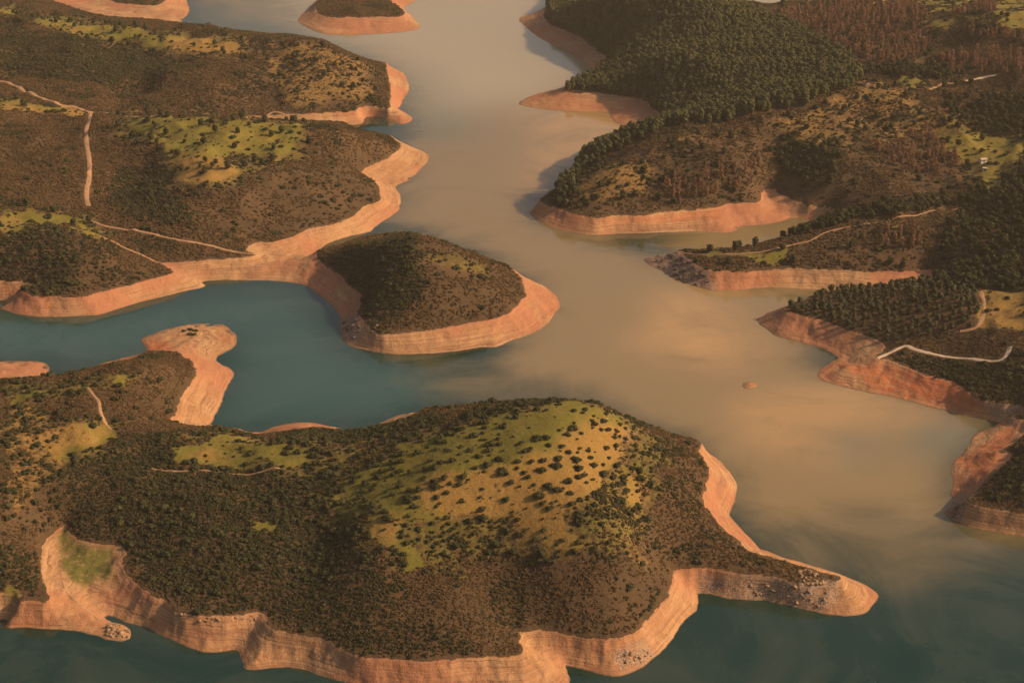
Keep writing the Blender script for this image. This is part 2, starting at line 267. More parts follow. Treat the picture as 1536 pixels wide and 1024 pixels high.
DARK = [
 [(455,690),(500,690),(505,740),(490,800),(450,800)],[(560,765),(640,790),(700,775),(760,785),(700,830),(640,830),(600,800)],[(860,690),(900,700),(915,745),(985,790),(900,790),(850,760)],
 [(105,690),(180,650),(260,650),(270,700),(400,700),(470,690),(480,770),(560,830),(590,880),(560,985),(400,930),(330,920),(230,885),(190,830),(100,790)],
 [(0,340),(110,345),(120,430),(60,445),(0,425)],[(480,385),(620,345),(642,390),(640,430),(620,470),(545,470)],[(170,250),(258,250),(270,300),(300,340),(200,330),(160,300)],
 [(0,820),(60,835),(72,897),(0,872)],[(384,655),(640,622),(850,588),(875,597),(770,618),(640,650),(550,668),(480,655)],[(860,740),(930,745),(990,800),(1010,845),(930,790)],
 [(0,60),(100,50),(200,70),(280,90),(230,130),(100,120),(0,110)],[(1340,540),(1400,535),(1536,545),(1536,620),(1470,600)],[(1500,690),(1545,660),(1545,760),(1470,745)]]
RED = [[(1250,545),(1320,548),(1420,585),(1500,625),(1440,615),(1330,590)],[(1440,690),(1500,650),(1530,640),(1500,690),(1460,720)],[(5,428),(45,438),(47,447),(20,443)],[(50,446),(90,452),(70,458)],[(1327,545),(1390,560),(1430,572),(1456,592),(1470,618),(1415,592),(1377,582),(1350,566)],[(868,326),(930,328),(1000,322),(1080,316),(1080,326),(930,336)],[(215,510),(260,515),(255,526),(222,526)],[(940,185),(985,172),(970,182)]]
ROCK = [[(955,378),(1022,374),(1064,404),(1074,438),(1030,432),(960,397)],[(1095,864),(1262,866),(1245,918),(1090,898)],[(508,478),(540,468),(547,498),(532,522),(510,508)],[(1413,742),(1452,740),(1442,792),(1416,776)],[(920,975),(970,960),(985,990),(930,1012)],[(1470,592),(1540,600),(1540,640),(1490,625)],[(1045,855),(1100,864),(1090,897),(1045,890)]]
SPARSE = [[(165,165),(470,172),(470,240),(400,262),(340,290),(250,285),(240,240),(180,210)],[(30,10),(220,40),(380,55),(380,92),(240,88),(90,55)],[(-5,300),(135,315),(190,362),(130,352),(40,350),(-5,365)],[(240,650),(500,650),(500,710),(300,715)],[(60,620),(190,630),(180,680),(100,710),(50,690)],[(-5,575),(215,550),(210,580),(-5,612)],[(430,690),(560,650),(700,615),(850,575),(960,615),(1005,720),(960,800),(880,850),(780,830),(700,840),(640,870),(560,830),(470,790)],[(1380,195),(1545,195),(1545,275),(1480,300),(1420,240)],[(1340,-5),(1545,-5),(1545,60),(1440,45),(1400,60)],[(1003,208),(1080,192),(1152,176),(1222,160),(1285,126),(1342,125),(1390,155),(1352,170),(1292,165),(1257,180),(1202,187),(1152,196),(1090,206),(1020,216)],
 [(624,356),(666,363),(734,396),(750,425),(671,406),(644,396),(634,376)],[(400,60),(480,62),(560,100),(570,150),(440,165),(400,120)],[(920,612),(960,640),(985,670),(930,668)],[(1170,190),(1300,170),(1400,160),(1440,200),(1320,215),(1180,230)],[(0,600),(70,600),(100,700),(60,780),(0,780)],
 [(640,850),(700,870),(720,890),(690,890)],[(890,800),(960,830),(975,860),(930,850)],[(850,260),(920,240),(1000,245),(960,300),(860,310)],[(1380,180),(1440,160),(1480,200),(1430,215)]]
c_grass = np.maximum(cover(GRASS, 14, 6), .47*cover(SPARSE, 18, 8)); c_dry = cover(DRY, 20, 24); c_open = cover(OPEN, 14, 6); c_dark = cover(DARK, 10, 4)
c_red = cover(RED, 5, 3); c_rock = cover(ROCK, 6, 2)
c_veg = sstep(-1.5, 1.5, TSV)
c_grass = np.maximum(c_grass, 0)

def add(name, me, mat=None, parent=None, label=None, cat=None, group=None, kind=None):
    o = bpy.data.objects.new(name, me); col.objects.link(o)
    if mat and me: me.materials.clear(); me.materials.append(mat)
    if parent: o.parent = parent
    tag(o, label, cat, group, kind); return o
def tag(o, label=None, cat=None, group=None, kind=None):
    for k, v in (('label', label), ('category', cat), ('group', group), ('kind', kind)):
        if v: o[k] = v
def grid_mesh(name, X, Y, Z, attrs):
    n, m = X.shape; me = bpy.data.meshes.new(name)
    me.vertices.add(n*m); me.vertices.foreach_set('co', np.stack([X, Y, Z], -1).astype(np.float32).ravel())
    i = np.arange(n*m).reshape(n, m)
    q = np.stack([i[:-1, :-1], i[:-1, 1:], i[1:, 1:], i[1:, :-1]], -1).reshape(-1, 4)
    me.loops.add(q.size); me.loops.foreach_set('vertex_index', q.astype(np.int32).ravel())
    me.polygons.add(len(q)); me.polygons.foreach_set('loop_start', np.arange(0, q.size, 4, dtype=np.int32))
    me.update(calc_edges=True); me.polygons.foreach_set('use_smooth', np.ones(len(q), bool))
    for nm, ch in attrs.items():
        a = me.color_attributes.new(nm, 'FLOAT_COLOR', 'POINT')
        a.data.foreach_set('color', np.stack(list(ch)+[np.ones((n, m))], -1).astype(np.float32).ravel())
    return me
def mesh_from(name, V, Fc, smooth=False):
    me = bpy.data.meshes.new(name); me.from_pydata([tuple(map(float, v)) for v in V], [], [tuple(f) for f in Fc]); me.update()
    if smooth: me.polygons.foreach_set('use_smooth', np.ones(len(me.polygons), bool))
    return me

# ------------------------------------------------------------------ node helpers
class NT:
    def __init__(s, name):
        s.m = bpy.data.materials.new(name); s.m.use_nodes = True; s.t = s.m.node_tree
        s.b = s.t.nodes['Principled BSDF']; s.b.inputs['Specular IOR Level'].default_value = .15; s.b.inputs['Roughness'].default_value = .95
    def n(s, ty, **k):
        d = s.t.nodes.new(ty)
        for a, v in k.items(): setattr(d, a, v)
        return d
    def put(s, sock, v):
        if isinstance(v, bpy.types.NodeSocket): s.t.links.new(v, sock)
        elif isinstance(v, tuple) and len(v) == 3 and sock.type == 'RGBA': sock.default_value = v+(1,)
        else: sock.default_value = v
    def noise(s, scale, detail=4, rough=.55, vec=None, dist=0.0):
        d = s.n('ShaderNodeTexNoise'); d.inputs['Scale'].default_value = scale; d.inputs['Detail'].default_value = detail
        d.inputs['Roughness'].default_value = rough; d.inputs['Distortion'].default_value = dist
        s.t.links.new(vec if vec else s.pos(), d.inputs['Vector']); return d.outputs['Fac']
    def pos(s):
        if not hasattr(s, '_p'): s._p = s.n('ShaderNodeNewGeometry').outputs['Position']
        return s._p
    def math(s, op, a, b=0.0, c=0.0):
        d = s.n('ShaderNodeMath', operation=op); s.put(d.inputs[0], a); s.put(d.inputs[1], b); s.put(d.inputs[2], c); return d.outputs[0]
    def rng(s, v, a, b, c=0.0, d2=1.0):
        d = s.n('ShaderNodeMapRange', interpolation_type='SMOOTHSTEP'); s.put(d.inputs[0], v)
        for k, q in enumerate((a, b, c, d2)): s.put(d.inputs[k+1], q)
        return d.outputs[0]
    def mix(s, f, a, b, mode='MIX'):
        d = s.n('ShaderNodeMix', data_type='RGBA', blend_type=mode); s.put(d.inputs[0], f); s.put(d.inputs[6], a); s.put(d.inputs[7], b); return d.outputs[2]
    def attr(s, name):
        d = s.n('ShaderNodeAttribute', attribute_name=name); q = s.n('ShaderNodeSeparateColor'); s.t.links.new(d.outputs['Color'], q.inputs[0]); return q.outputs
    def sep(s, v):
        d = s.n('ShaderNodeSeparateXYZ'); s.t.links.new(v, d.inputs[0]); return d.outputs
    def comb(s, x, y, z):
        d = s.n('ShaderNodeCombineXYZ'); s.put(d.inputs[0], x); s.put(d.inputs[1], y); s.put(d.inputs[2], z); return d.outputs[0]
    def bump(s, h, st, dist):
        d = s.n('ShaderNodeBump'); s.put(d.inputs['Height'], h); d.inputs['Strength'].default_value = st; d.inputs['Distance'].default_value = dist
        s.t.links.new(d.outputs[0], s.b.inputs['Normal'])

# ground
M = NT('ground_soil'); a1 = M.attr('coverA'); a2 = M.attr('coverB'); xyz = M.sep(M.pos())
veg0, grass, dry = a1[0], a1[1], a1[2]; red, rock, dark = a2[0], a2[1], a2[2]
nA = M.noise(.035, 5); nB = M.noise(.35, 4, .6); nC = M.noise(1.6, 3, .65); nD = M.noise(.012, 3)
mid = M.math('ADD', M.math('MULTIPLY', nB, .6), M.math('MULTIPLY', nC, .4))
# drawdown shore: pale clay with level lines left by the falling water
lev = M.comb(M.math('MULTIPLY', xyz[0], .012), M.math('MULTIPLY', xyz[1], .012), M.math('MULTIPLY', xyz[2], .62))
strat = M.noise(1.0, 4, .65, lev, .3)
lev2 = M.comb(M.math('MULTIPLY', xyz[0], .02), M.math('MULTIPLY', xyz[1], .02), M.math('MULTIPLY', xyz[2], 3.2))
strat2 = M.noise(1.0, 2, .6, lev2, .2)
shore = M.mix(M.rng(nA, .35, .65), (.35, .175, .078), (.43, .24, .112))
shore = M.mix(M.rng(strat, .51, .60), shore, (.30, .15, .08))
shore = M.mix(M.math('MULTIPLY', M.rng(strat2, .52, .66), .5), shore, (.47, .29, .155))
shore = M.mix(M.math('MULTIPLY', M.rng(strat2, .46, .36), .7), shore, (.20, .10, .055))
shore = M.mix(M.math('MULTIPLY', M.rng(nC, .56, .72), .55), shore, (.27, .15, .085))
shore = M.mix(M.math('MULTIPLY', M.rng(nB, .55, .75), .4), shore, (.34, .18, .10))
rill = M.noise(1.0, 4, .6, M.comb(M.math('MULTIPLY', xyz[0], .33), M.math('MULTIPLY', xyz[1], .33), M.math('MULTIPLY', xyz[2], .04)), .6)
shore = M.mix(M.math('MULTIPLY', M.rng(rill, .54, .68), .38), shore, (.22, .115, .06))
shore = M.mix(M.math('MULTIPLY', M.rng(rill, .46, .36), .35), shore, (.46, .275, .145))
shore = M.mix(M.math('MULTIPLY', M.rng(nD, .44, .58), .75), shore, (.36, .145, .075))
shore = M.mix(M.math('MULTIPLY', M.math('MULTIPLY', red, .8), M.rng(mid, .36, .6)), shore, (.46, .115, .04))
rockc = M.mix(M.rng(nC, .4, .62), (.10, .07, .055), (.40, .27, .18))
shore = M.mix(M.math('MULTIPLY', rock, M.rng(mid, .38, .55)), shore, rockc)
shore = M.mix(M.math('MULTIPLY', M.rng(xyz[2], .4, .05), .8), shore, (.16, .10, .06))        # wet rim
shore = M.mix(M.math('MULTIPLY', grass, M.rng(mid, .3, .5)), shore, (.115, .105, .024))
# soil under the scrub
soil = M.mix(M.rng(nA, .4, .62), (.070, .041, .019), (.108, .060, .028))
soil = M.mix(M.rng(mid, .45, .6), soil, (.075, .05, .026))
soil = M.mix(M.math('MULTIPLY', M.rng(nC, .6, .72), .5), soil, (.27, .15, .08))
gg = M.mix(M.rng(nD, .4, .6), (.140, .120, .020), (.195, .150, .027))
gd = M.mix(M.rng(nB, .38, .62), (.245, .140, .034), (.31, .175, .050))
gmix = M.rng(M.math('ADD', dry, M.math('MULTIPLY', M.math('SUBTRACT', M.math('MULTIPLY_ADD', nB, .4, M.math('MULTIPLY', nA, .6)), .5), 2.6)), .0, 1.0)
gcol = M.mix(gmix, gg, gd)
gcol = M.mix(M.math('MULTIPLY', M.rng(mid, .50, .62), .6), gcol, (.095, .075, .022))
gcol = M.mix(M.math('MULTIPLY', M.rng(nC, .63, .72), .5), gcol, (.36, .24, .12))
gf = M.rng(M.math('ADD', grass, M.math('MULTIPLY', M.math('SUBTRACT', mid, .5), 1.6)), .33, .62)
land = M.mix(gf, soil, gcol)
vf = M.rng(M.math('ADD', veg0, M.math('MULTIPLY', M.math('SUBTRACT', mid, .5), 1.2)), .38, .62)
M.put(M.b.inputs['Base Color'], M.mix(vf, shore, land))
hgt = M.math('ADD', M.math('ADD', M.math('MULTIPLY', nB, 1.2), M.math('MULTIPLY', rill, -.8)), M.math('ADD', M.math('MULTIPLY', nC, .5), M.math('MULTIPLY', strat, M.math('SUBTRACT', 1.4, M.math('MULTIPLY', vf, 1.4)))))
M.bump(hgt, .55, .9)
MAT_GROUND = M.m
ter = add('terrain', grid_mesh('terrain', TX, TY, TZ, {'coverA': (c_veg, c_grass, c_dry), 'coverB': (c_red, c_rock, c_dark)}), MAT_GROUND, kind='structure')

# ------------------------------------------------------------------ water
ws = np.concatenate([-side[::-2], np.linspace(-.43, .43, 240), side[::2]]); wr = np.concatenate([near[::2], np.geomspace(470, 2500, 330), far[::2]])
WSX, WY = np.meshgrid(ws, wr); WX = WSX*WY; WZ = np.zeros(WX.shape)
QX, QY = proj(WX, WY, WZ)
QX = QX+fbm(WX, WY, 120, 3, 81)*45*np.clip((QY+250)/900, .3, 1); QY = QY+fbm(WX, WY, 120, 3, 87)*22*np.clip((QY+250)/900, .3, 1)
def soft(polys, n):
    m = np.zeros(WX.shape)
    for p in polys: m = np.maximum(m, inpoly(QX, QY, p))
    return blur(m, n)
MUD = [[(1000,330),(1260,320),(1270,350),(1160,385),(1000,395)],[(1050,420),(1270,425),(1220,480),(1070,470)],[(640,-30),(800,-30),(800,60),(900,120),(960,190),(860,250),(790,320),(960,380),(1150,450),(1250,560),(1530,640),(1430,700),(1420,800),(1300,770),(1200,775),(1130,800),(1090,720),(1040,665),(900,590),(820,565),(735,540),(840,470),(790,405),(640,340),(560,370),(590,300),(630,200),(610,100),(560,60)]]
PLUME = [[(770,150),(960,170),(960,200),(870,250),(820,310),(790,330),(785,260),(800,210)],[(1075,600),(1120,590),(1220,575),(1330,600),(1440,630),(1290,650),(1330,720),(1260,700),(1200,680),(1130,660)],[(1000,430),(1100,450),(1160,520),(1080,560),(950,520)]]
PALE_SHEEN = [[(400,-30),(1300,-30),(1300,20),(1000,40),(860,130),(800,160),(740,150),(660,180),(600,90),(480,60)]]  # bright sky reflection on the far water, painted into its colour
COOL_SHEEN = [[(-300,430),(100,480),(330,425),(450,430),(520,530),(640,545),(660,590),(560,630),(300,640),(360,560),(330,490),(210,520),(-300,560)],[(1250,640),(1330,650),(1310,720),(1270,690)],[(1400,640),(1500,642),(1440,690),(1390,690)],[(620,90),(690,90),(690,220),(640,200)],[(640,10),(760,20),(700,60)],[(280,10),(560,60),(440,60),(380,50)]]  # blue-grey sky reflection painted into the water colour
MUD_SHEEN = [[(270,-30),(640,-30),(640,120),(560,75),(430,50),(290,42)],[(1000,335),(1250,325),(1260,345),(1160,380),(1000,390)],[(1070,428),(1260,428),(1200,470),(1100,470)],  # first patch paints grey sky reflection; the others are muddy water
 [(640,340),(790,405),(840,470),(740,545),(620,545),(520,500),(560,560),(700,610),(820,600),(940,640),(1040,690),(1090,740),(1110,800),(1200,870),(1330,880),(1440,830),(1600,820),(1600,640),(1000,560),(860,430)]]
WMUD_SHEEN = np.maximum(soft(MUD, 70), .55*soft(MUD_SHEEN, 110)); WPL = soft(PLUME, 40); WCO = soft(COOL_SHEEN, 40)
WPA = soft(PALE_SHEEN, 90); WPA_Z = np.zeros(WX.shape)
W = NT('lake_water'); wa = W.attr('silt_sheen'); n1 = W.noise(.0075, 6, .62, None, 2.2); n2 = W.noise(.8, 3); n3 = W.noise(.06, 3)
mud = W.math('MULTIPLY_ADD', W.math('SUBTRACT', n1, .5), W.math('ADD', W.math('MULTIPLY', W.math('MULTIPLY', wa[0], W.math('SUBTRACT', 1.25, wa[0])), 2.6), .12), wa[0])
cw = W.mix(W.rng(mud, .0, 1.0), (.003, .026, .018), (.245, .172, .078))
cw = W.mix(W.math('MULTIPLY', W.rng(n1, .35, .7), .35), cw, W.mix(.5, cw, (.17, .15, .105)))
cw = W.mix(W.math('MULTIPLY', W.math('MULTIPLY', wa[1], W.rng(n1, .2, .75)), .95), cw, (.44, .265, .11)); cw = W.mix(W.math('MULTIPLY', wa[2], .55), cw, (.052, .115, .108))
wb = W.attr('pale_sheen'); cw = W.mix(W.math('MULTIPLY', wb[0], .85), cw, (.42, .345, .225)); W.put(W.b.inputs['Base Color'], cw); W.b.inputs['Roughness'].default_value = .04; W.b.inputs['IOR'].default_value = 1.33; W.b.inputs['Specular IOR Level'].default_value = .7  # first mix lays the painted sky reflection over the far water
W.bump(W.math('ADD', n2, W.math('MULTIPLY', n3, 2)), .05, .5)
water = add('water', grid_mesh('water', WX, WY, WZ, {'silt_sheen': (WMUD_SHEEN, WPL, WCO), 'pale_sheen': (WPA, WPA_Z, WPA_Z)}), W.m, kind='structure')  # colour layers: mud, plume, painted cool sheen, painted pale sheen

# ------------------------------------------------------------------ light
SUN_EL, SUN_AZ = R(32), R(-3)                     # azimuth from +x towards +y
world = bpy.data.worlds.new('World'); sc.world = world; world.use_nodes = True
wn = world.node_tree; sky = wn.nodes.new('ShaderNodeTexSky'); sky.sky_type = 'NISHITA'; sky.sun_disc = False
sky.sun_elevation = SUN_EL; sky.sun_rotation = math.pi/2-SUN_AZ; sky.dust_density = 7.0; sky.air_density = 1.0; sky.ozone_density = .3
wn.links.new(sky.outputs[0], wn.nodes['Background'].inputs[0]); wn.nodes['Background'].inputs[1].default_value = .092
sl = bpy.data.lights.new('sun', 'SUN'); sl.energy = 4.8; sl.angle = R(.6); sl.color = (1, .68, .39)
so = bpy.data.objects.new('sun', sl); col.objects.link(so)
from mathutils import Vector
sd = Vector((math.cos(SUN_EL)*math.cos(SUN_AZ), math.cos(SUN_EL)*math.sin(SUN_AZ), math.sin(SUN_EL)))
so.rotation_euler = (-sd).to_track_quat('-Z', 'Y').to_euler(); so.location = sd*3000
vs = sc.view_settings; sc.display_settings.display_device = 'sRGB'
vs.view_transform = 'Standard'; vs.look = 'None'; vs.exposure = .1; vs.gamma = 1; vs.use_curve_mapping = False
sc.cycles.max_bounces = 4; sc.cycles.diffuse_bounces = 2; sc.cycles.glossy_bounces = 2; sc.cycles.volume_bounces = 0; sc.cycles.use_denoising = True
# ------------------------------------------------------------------ haze
hm = bpy.data.materials.new('warm_haze'); hm.use_nodes = True; ht = hm.node_tree; ht.nodes.clear()
ho = ht.nodes.new('ShaderNodeOutputMaterial'); pv = ht.nodes.new('ShaderNodeVolumePrincipled')
pv.inputs['Color'].default_value = (.97, .84, .68, 1); pv.inputs['Density'].default_value = .00004; pv.inputs['Anisotropy'].default_value = .15
ht.links.new(pv.outputs[0], ho.inputs['Volume'])
b = 60000; hv = [(x, y, z) for z in (-20, 415) for y in (-b, b) for x in (-b, b)]
add('haze', mesh_from('haze', hv, [(0, 2, 3, 1), (4, 5, 7, 6), (0, 1, 5, 4), (2, 6, 7, 3), (0, 4, 6, 2), (1, 3, 7, 5)]), hm, kind='stuff')

# ------------------------------------------------------------------ foliage materials
def foliage(name, c1, c2, c3, sub=.0):
    m = NT(name); oi = m.n('ShaderNodeObjectInfo'); tc = m.n('ShaderNodeTexCoord').outputs['Object']
    r = oi.outputs['Random']; big = m.noise(.03, 4); loc = m.noise(1.7, 2, .5, tc)
    f = m.rng(m.math('ADD', m.math('MULTIPLY', big, .6), m.math('MULTIPLY', r, .4)), .32, .68)
    c = m.mix(f, c1, c2); c = m.mix(m.rng(m.math('FRACT', m.math('MULTIPLY', r, 7.13)), .72, .95), c, c3)
    c = m.mix(m.rng(loc, .35, .7), c, m.mix(.5, c, c3)); m.put(m.b.inputs['Base Color'], c)
    m.b.inputs['Specular IOR Level'].default_value = .1
    return m.m
F_HEATH = foliage('heath_leaves', (.064, .040, .019), (.100, .060, .027), (.15, .092, .040))
F_EVER = foliage('evergreen_leaves', (.029, .032, .014), (.048, .044, .019), (.074, .060, .027))
F_SHRUB = foliage('oak_leaves', (.034, .038, .016), (.050, .050, .021), (.070, .064, .027))
F_PINE = foliage('pine_needles', (.068, .078, .030), (.098, .098, .038), (.12, .108, .044))
F_OLIVE = foliage('olive_leaves', (.060, .064, .030), (.082, .080, .038), (.105, .092, .042))
F_BROWN = foliage('bare_twigs', (.24, .12, .072), (.30, .16, .095), (.17, .10, .055))
BK = NT('bark'); BK.put(BK.b.inputs['Base Color'], BK.mix(BK.rng(BK.noise(3, 3), .4, .6), (.10, .065, .04), (.17, .115, .075))); F_BARK = BK.m
RK = NT('pale_rock'); RK.put(RK.b.inputs['Base Color'], RK.mix(RK.rng(RK.noise(.9, 4), .4, .62), (.20, .12, .07), (.36, .235, .14))); RK.bump(RK.noise(1.5, 4), .8, .4); F_ROCK = RK.m
RK = NT('dark_rock'); RK.put(RK.b.inputs['Base Color'], RK.mix(RK.rng(RK.noise(.9, 4), .4, .62), (.07, .05, .045), (.20, .135, .10))); RK.bump(RK.noise(1.5, 4), .8, .4); F_ROCKD = RK.m

# ------------------------------------------------------------------ plant shapes
def ico(c, r, rg, n=1):
    t = (1+5**.5)/2
    V = np.array([(-1, t, 0), (1, t, 0), (-1, -t, 0), (1, -t, 0), (0, -1, t), (0, 1, t), (0, -1, -t), (0, 1, -t), (t, 0, -1), (t, 0, 1), (-t, 0, -1), (-t, 0, 1)], float)
    V /= np.linalg.norm(V[0]); Fc = [(0, 11, 5), (0, 5, 1), (0, 1, 7), (0, 7, 10), (0, 10, 11), (1, 5, 9), (5, 11, 4), (11, 10, 2), (10, 7, 6), (7, 1, 8), (3, 9, 4), (3, 4, 2), (3, 2, 6), (3, 6, 8), (3, 8, 9), (4, 9, 5), (2, 4, 11), (6, 2, 10), (8, 6, 7), (9, 8, 1)]
    if n > 1:
        V = list(V); new = []; mids = {}
        def md(a, b):
            k = (min(a, b), max(a, b))
            if k not in mids: p = V[a]+V[b]; V.append(p/np.linalg.norm(p)); mids[k] = len(V)-1
            return mids[k]
        for a, b, d in Fc: x, y, z = md(a, b), md(b, d), md(d, a); new += [(a, x, z), (x, b, y), (z, y, d), (x, y, z)]
        Fc = new; V = np.array(V)
    V = V*(1+rg.uniform(-.16, .16, (len(V), 1)))
    return V*np.array(r)+np.array(c), Fc
class Acc:
    def __init__(s): s.V = []; s.F = []; s.n = 0
    def add(s, V, Fc): s.V.append(np.asarray(V)); s.F += [tuple(i+s.n for i in f) for f in Fc]; s.n += len(V)
    def leaves(s, c, r, n, size, rg, up=-.35):
        """n small leaf sprays spread over and just inside an ellipsoid"""
        for k in range(n):
            d = rg.normal(size=3); d /= np.linalg.norm(d)
            if d[2] < up: d[2] *= -.5; d /= np.linalg.norm(d)
            p = np.array(c)+d*np.array(r)*rg.uniform(.82, 1.12)
            nrm = d+rg.normal(size=3)*.45; nrm /= np.linalg.norm(nrm)
            a = np.cross(nrm, rg.normal(size=3)); a /= np.linalg.norm(a); b2 = np.cross(nrm, a); q = size*rg.uniform(.6, 1.3)
            s.add([p+a*q, p+b2*q*.7+nrm*q*.25, p-a*q*.9, p-b2*q*.7+nrm*q*.1], [(0, 1, 2, 3)])
    def tube(s, P, Rr, k=6):
        P = np.array(P, float); base = []
        for i, p in enumerate(P):
            t = P[min(i+1, len(P)-1)]-P[max(i-1, 0)]; t /= np.linalg.norm(t); a = np.cross(t, (.3, .9, .2)); a /= np.linalg.norm(a); b2 = np.cross(t, a)
            base += [p+Rr[i]*(a*math.cos(6.283*j/k)+b2*math.sin(6.283*j/k)) for j in range(k)]
        Fc = [(i*k+j, i*k+(j+1) % k, (i+1)*k+(j+1) % k, (i+1)*k+j) for i in range(len(P)-1) for j in range(k)]
        Fc += [tuple(range(k))[::-1], tuple((len(P)-1)*k+j for j in range(k))]
        s.add(base, Fc)
    def mesh(s, name, mat=None):
        me = mesh_from(name, np.concatenate(s.V), s.F)
        if mat: me.materials.append(mat)
        return me
def shrub_mesh(name, seed, mat, nb=4, lf=26, n=1, h=.8):
    """unit bush: about 1 m radius, several lobes, standing on z = 0"""
    rg = np.random.default_rng(seed); A = Acc()
    for k in range(nb):
        a = k*2.4+rg.uniform(-.5, .5); d = 0 if k == 0 else rg.uniform(.42, .88); r = rg.uniform(.32, .6) if k else rg.uniform(.55, .75)
        c = (d*math.cos(a), d*math.sin(a), h*r*.72); rr = (r, r, r*h*rg.uniform(.8, 1.1))
        A.add(*ico(c, np.array(rr)*.86, rg, n)); A.leaves(c, rr, lf, r*.28, rg)
    return A.mesh(name, mat)
def crown_mesh(name, seed, mat, H, Rad, base, lobes, lf, lsize, shape='cone', n=1, core=.85):
    rg = np.random.default_rng(seed); A = Acc()
    for k in range(lobes):
        t = (k+.5)/lobes; z = base+(H-base)*t
        if shape == 'cone': w = Rad*(1-t)**.55*(.55+.45*min(1, t*4))
        elif shape == 'dome': w = Rad*math.sqrt(max(.05, 1-(t*1.0)**2))
        else: w = Rad*math.sin(math.pi*(.2+.60*t))**.6
        a = k*2.39996+rg.uniform(-.4, .4); r = max(.32*Rad, w*rg.uniform(.5, .68)); d = max(0, w-r)*rg.uniform(.75, 1.1)
        c = (d*math.cos(a), d*math.sin(a), z); rr = (r, r, r*rg.uniform(.7, .95))
        if core: A.add(*ico(c, np.array(rr)*core, rg, n))
        A.leaves(c, rr, lf, lsize, rg, -.8)
    return A.mesh(name, mat)
def trunk_mesh(name, seed, H, r, limbs, reach):
    rg = np.random.default_rng(seed); A = Acc(); P = [(0, 0, -.6)]
    for k in range(1, 5): P.append((rg.uniform(-.12, .12)*k*r*2, rg.uniform(-.12, .12)*k*r*2, H*k/4))
    A.tube(P, [r*1.35, r, r*.8, r*.55, r*.2])
    for k in range(limbs):
        z = H*rg.uniform(.35, .8); a = k*2.4; q = np.array(P[2])*0+np.array([0, 0, z]); e = q+np.array([math.cos(a)*reach, math.sin(a)*reach, reach*.7])
        A.tube([q, (q+e)/2+rg.normal(size=3)*.1, e], [r*.45, r*.3, r*.1], 5)
    return A.mesh(name, F_BARK)

SHR = [shrub_mesh('shrub_leaves', 100+k, F_SHRUB, 5, 34, 2, .85) for k in range(4)]
HEA = [shrub_mesh('heath_bush', 200+k, F_HEATH, 3, 14, 1, .75) for k in range(4)]
EVE = [shrub_mesh('evergreen_bush', 300+k, F_EVER, 4, 20, 1, .85) for k in range(4)]
PIN = [(crown_mesh('pine_crown', 400+k, F_PINE, 8.8, 3.3, 1.8, 10, 30, .60, 'round'), trunk_mesh('pine_trunk', 410+k, 10, .24, 4, 1.6)) for k in range(3)]
OAK = [(crown_mesh('oak_crown', 500+k, F_SHRUB, 6.2, 3.2, 1.7, 8, 36, .55, 'round', 2), trunk_mesh('oak_trunk', 510+k, 4.5, .26, 5, 1.5)) for k in range(3)]
OLI = [(crown_mesh('olive_crown', 600+k, F_OLIVE, 4.8, 2.6, 1.2, 7, 32, .48, 'round', 2), trunk_mesh('olive_trunk', 610+k, 3.4, .22, 4, 1.2)) for k in range(3)]
BRO = [(crown_mesh('bare_crown', 700+k, F_BROWN, 9.5, 2.3, 2.2, 9, 30, .42, 'round', 1, .62), trunk_mesh('bare_trunk', 710+k, 8.5, .18, 6, 1.4)) for k in range(3)]

# ------------------------------------------------------------------ scatter
def zone(px, py, polys):
    m = np.zeros(np.shape(px), bool)
    for p in polys: m |= inpoly(px, py, p)
    return m
i0, i1 = np.searchsorted(Rw, 480), np.searchsorted(Rw, 2500); j0, j1 = np.searchsorted(S, -.43), np.searchsorted(S, .43)
def sub(a): return a[i0:i1, j0:j1]
cell = sub(TY)*(S[j0+1]-S[j0])*np.gradient(Rw)[i0:i1, None]
def sample(dens):
    """poisson points over the terrain cells from a density field (per square metre)"""
    k = rng.poisson(np.clip(dens*cell, 0, 6)); ii, jj = np.nonzero(k); rep = k[ii, jj]; ii = np.repeat(ii, rep); jj = np.repeat(jj, rep)
    y = sub(TY)[ii, jj]+(rng.random(len(ii))-.5)*np.gradient(Rw)[i0:i1][ii]; x = (S[j0:j1][jj]+(rng.random(len(ii))-.5)*(S[j0+1]-S[j0]))*y
    return x, y, bil(TZ, x, y)
def relax(x, y, z, dmin):
    """drop points closer than dmin to one already kept"""
    keep = []; seen = {}
    for k in range(len(x)):
        c = dmin[k]; g = (int(x[k]//4), int(y[k]//4)); ok = True
        for a in range(g[0]-2, g[0]+3):
            for b2 in range(g[1]-2, g[1]+3):
                for (qx, qy, qd) in seen.get((a, b2), ()):
                    if (qx-x[k])**2+(qy-y[k])**2 < max(c, qd)**2*.81: ok = False; break
                if not ok: break
            if not ok: break
        if ok: keep.append(k); seen.setdefault(g, []).append((x[k], y[k], c))
    return np.array(keep, int)
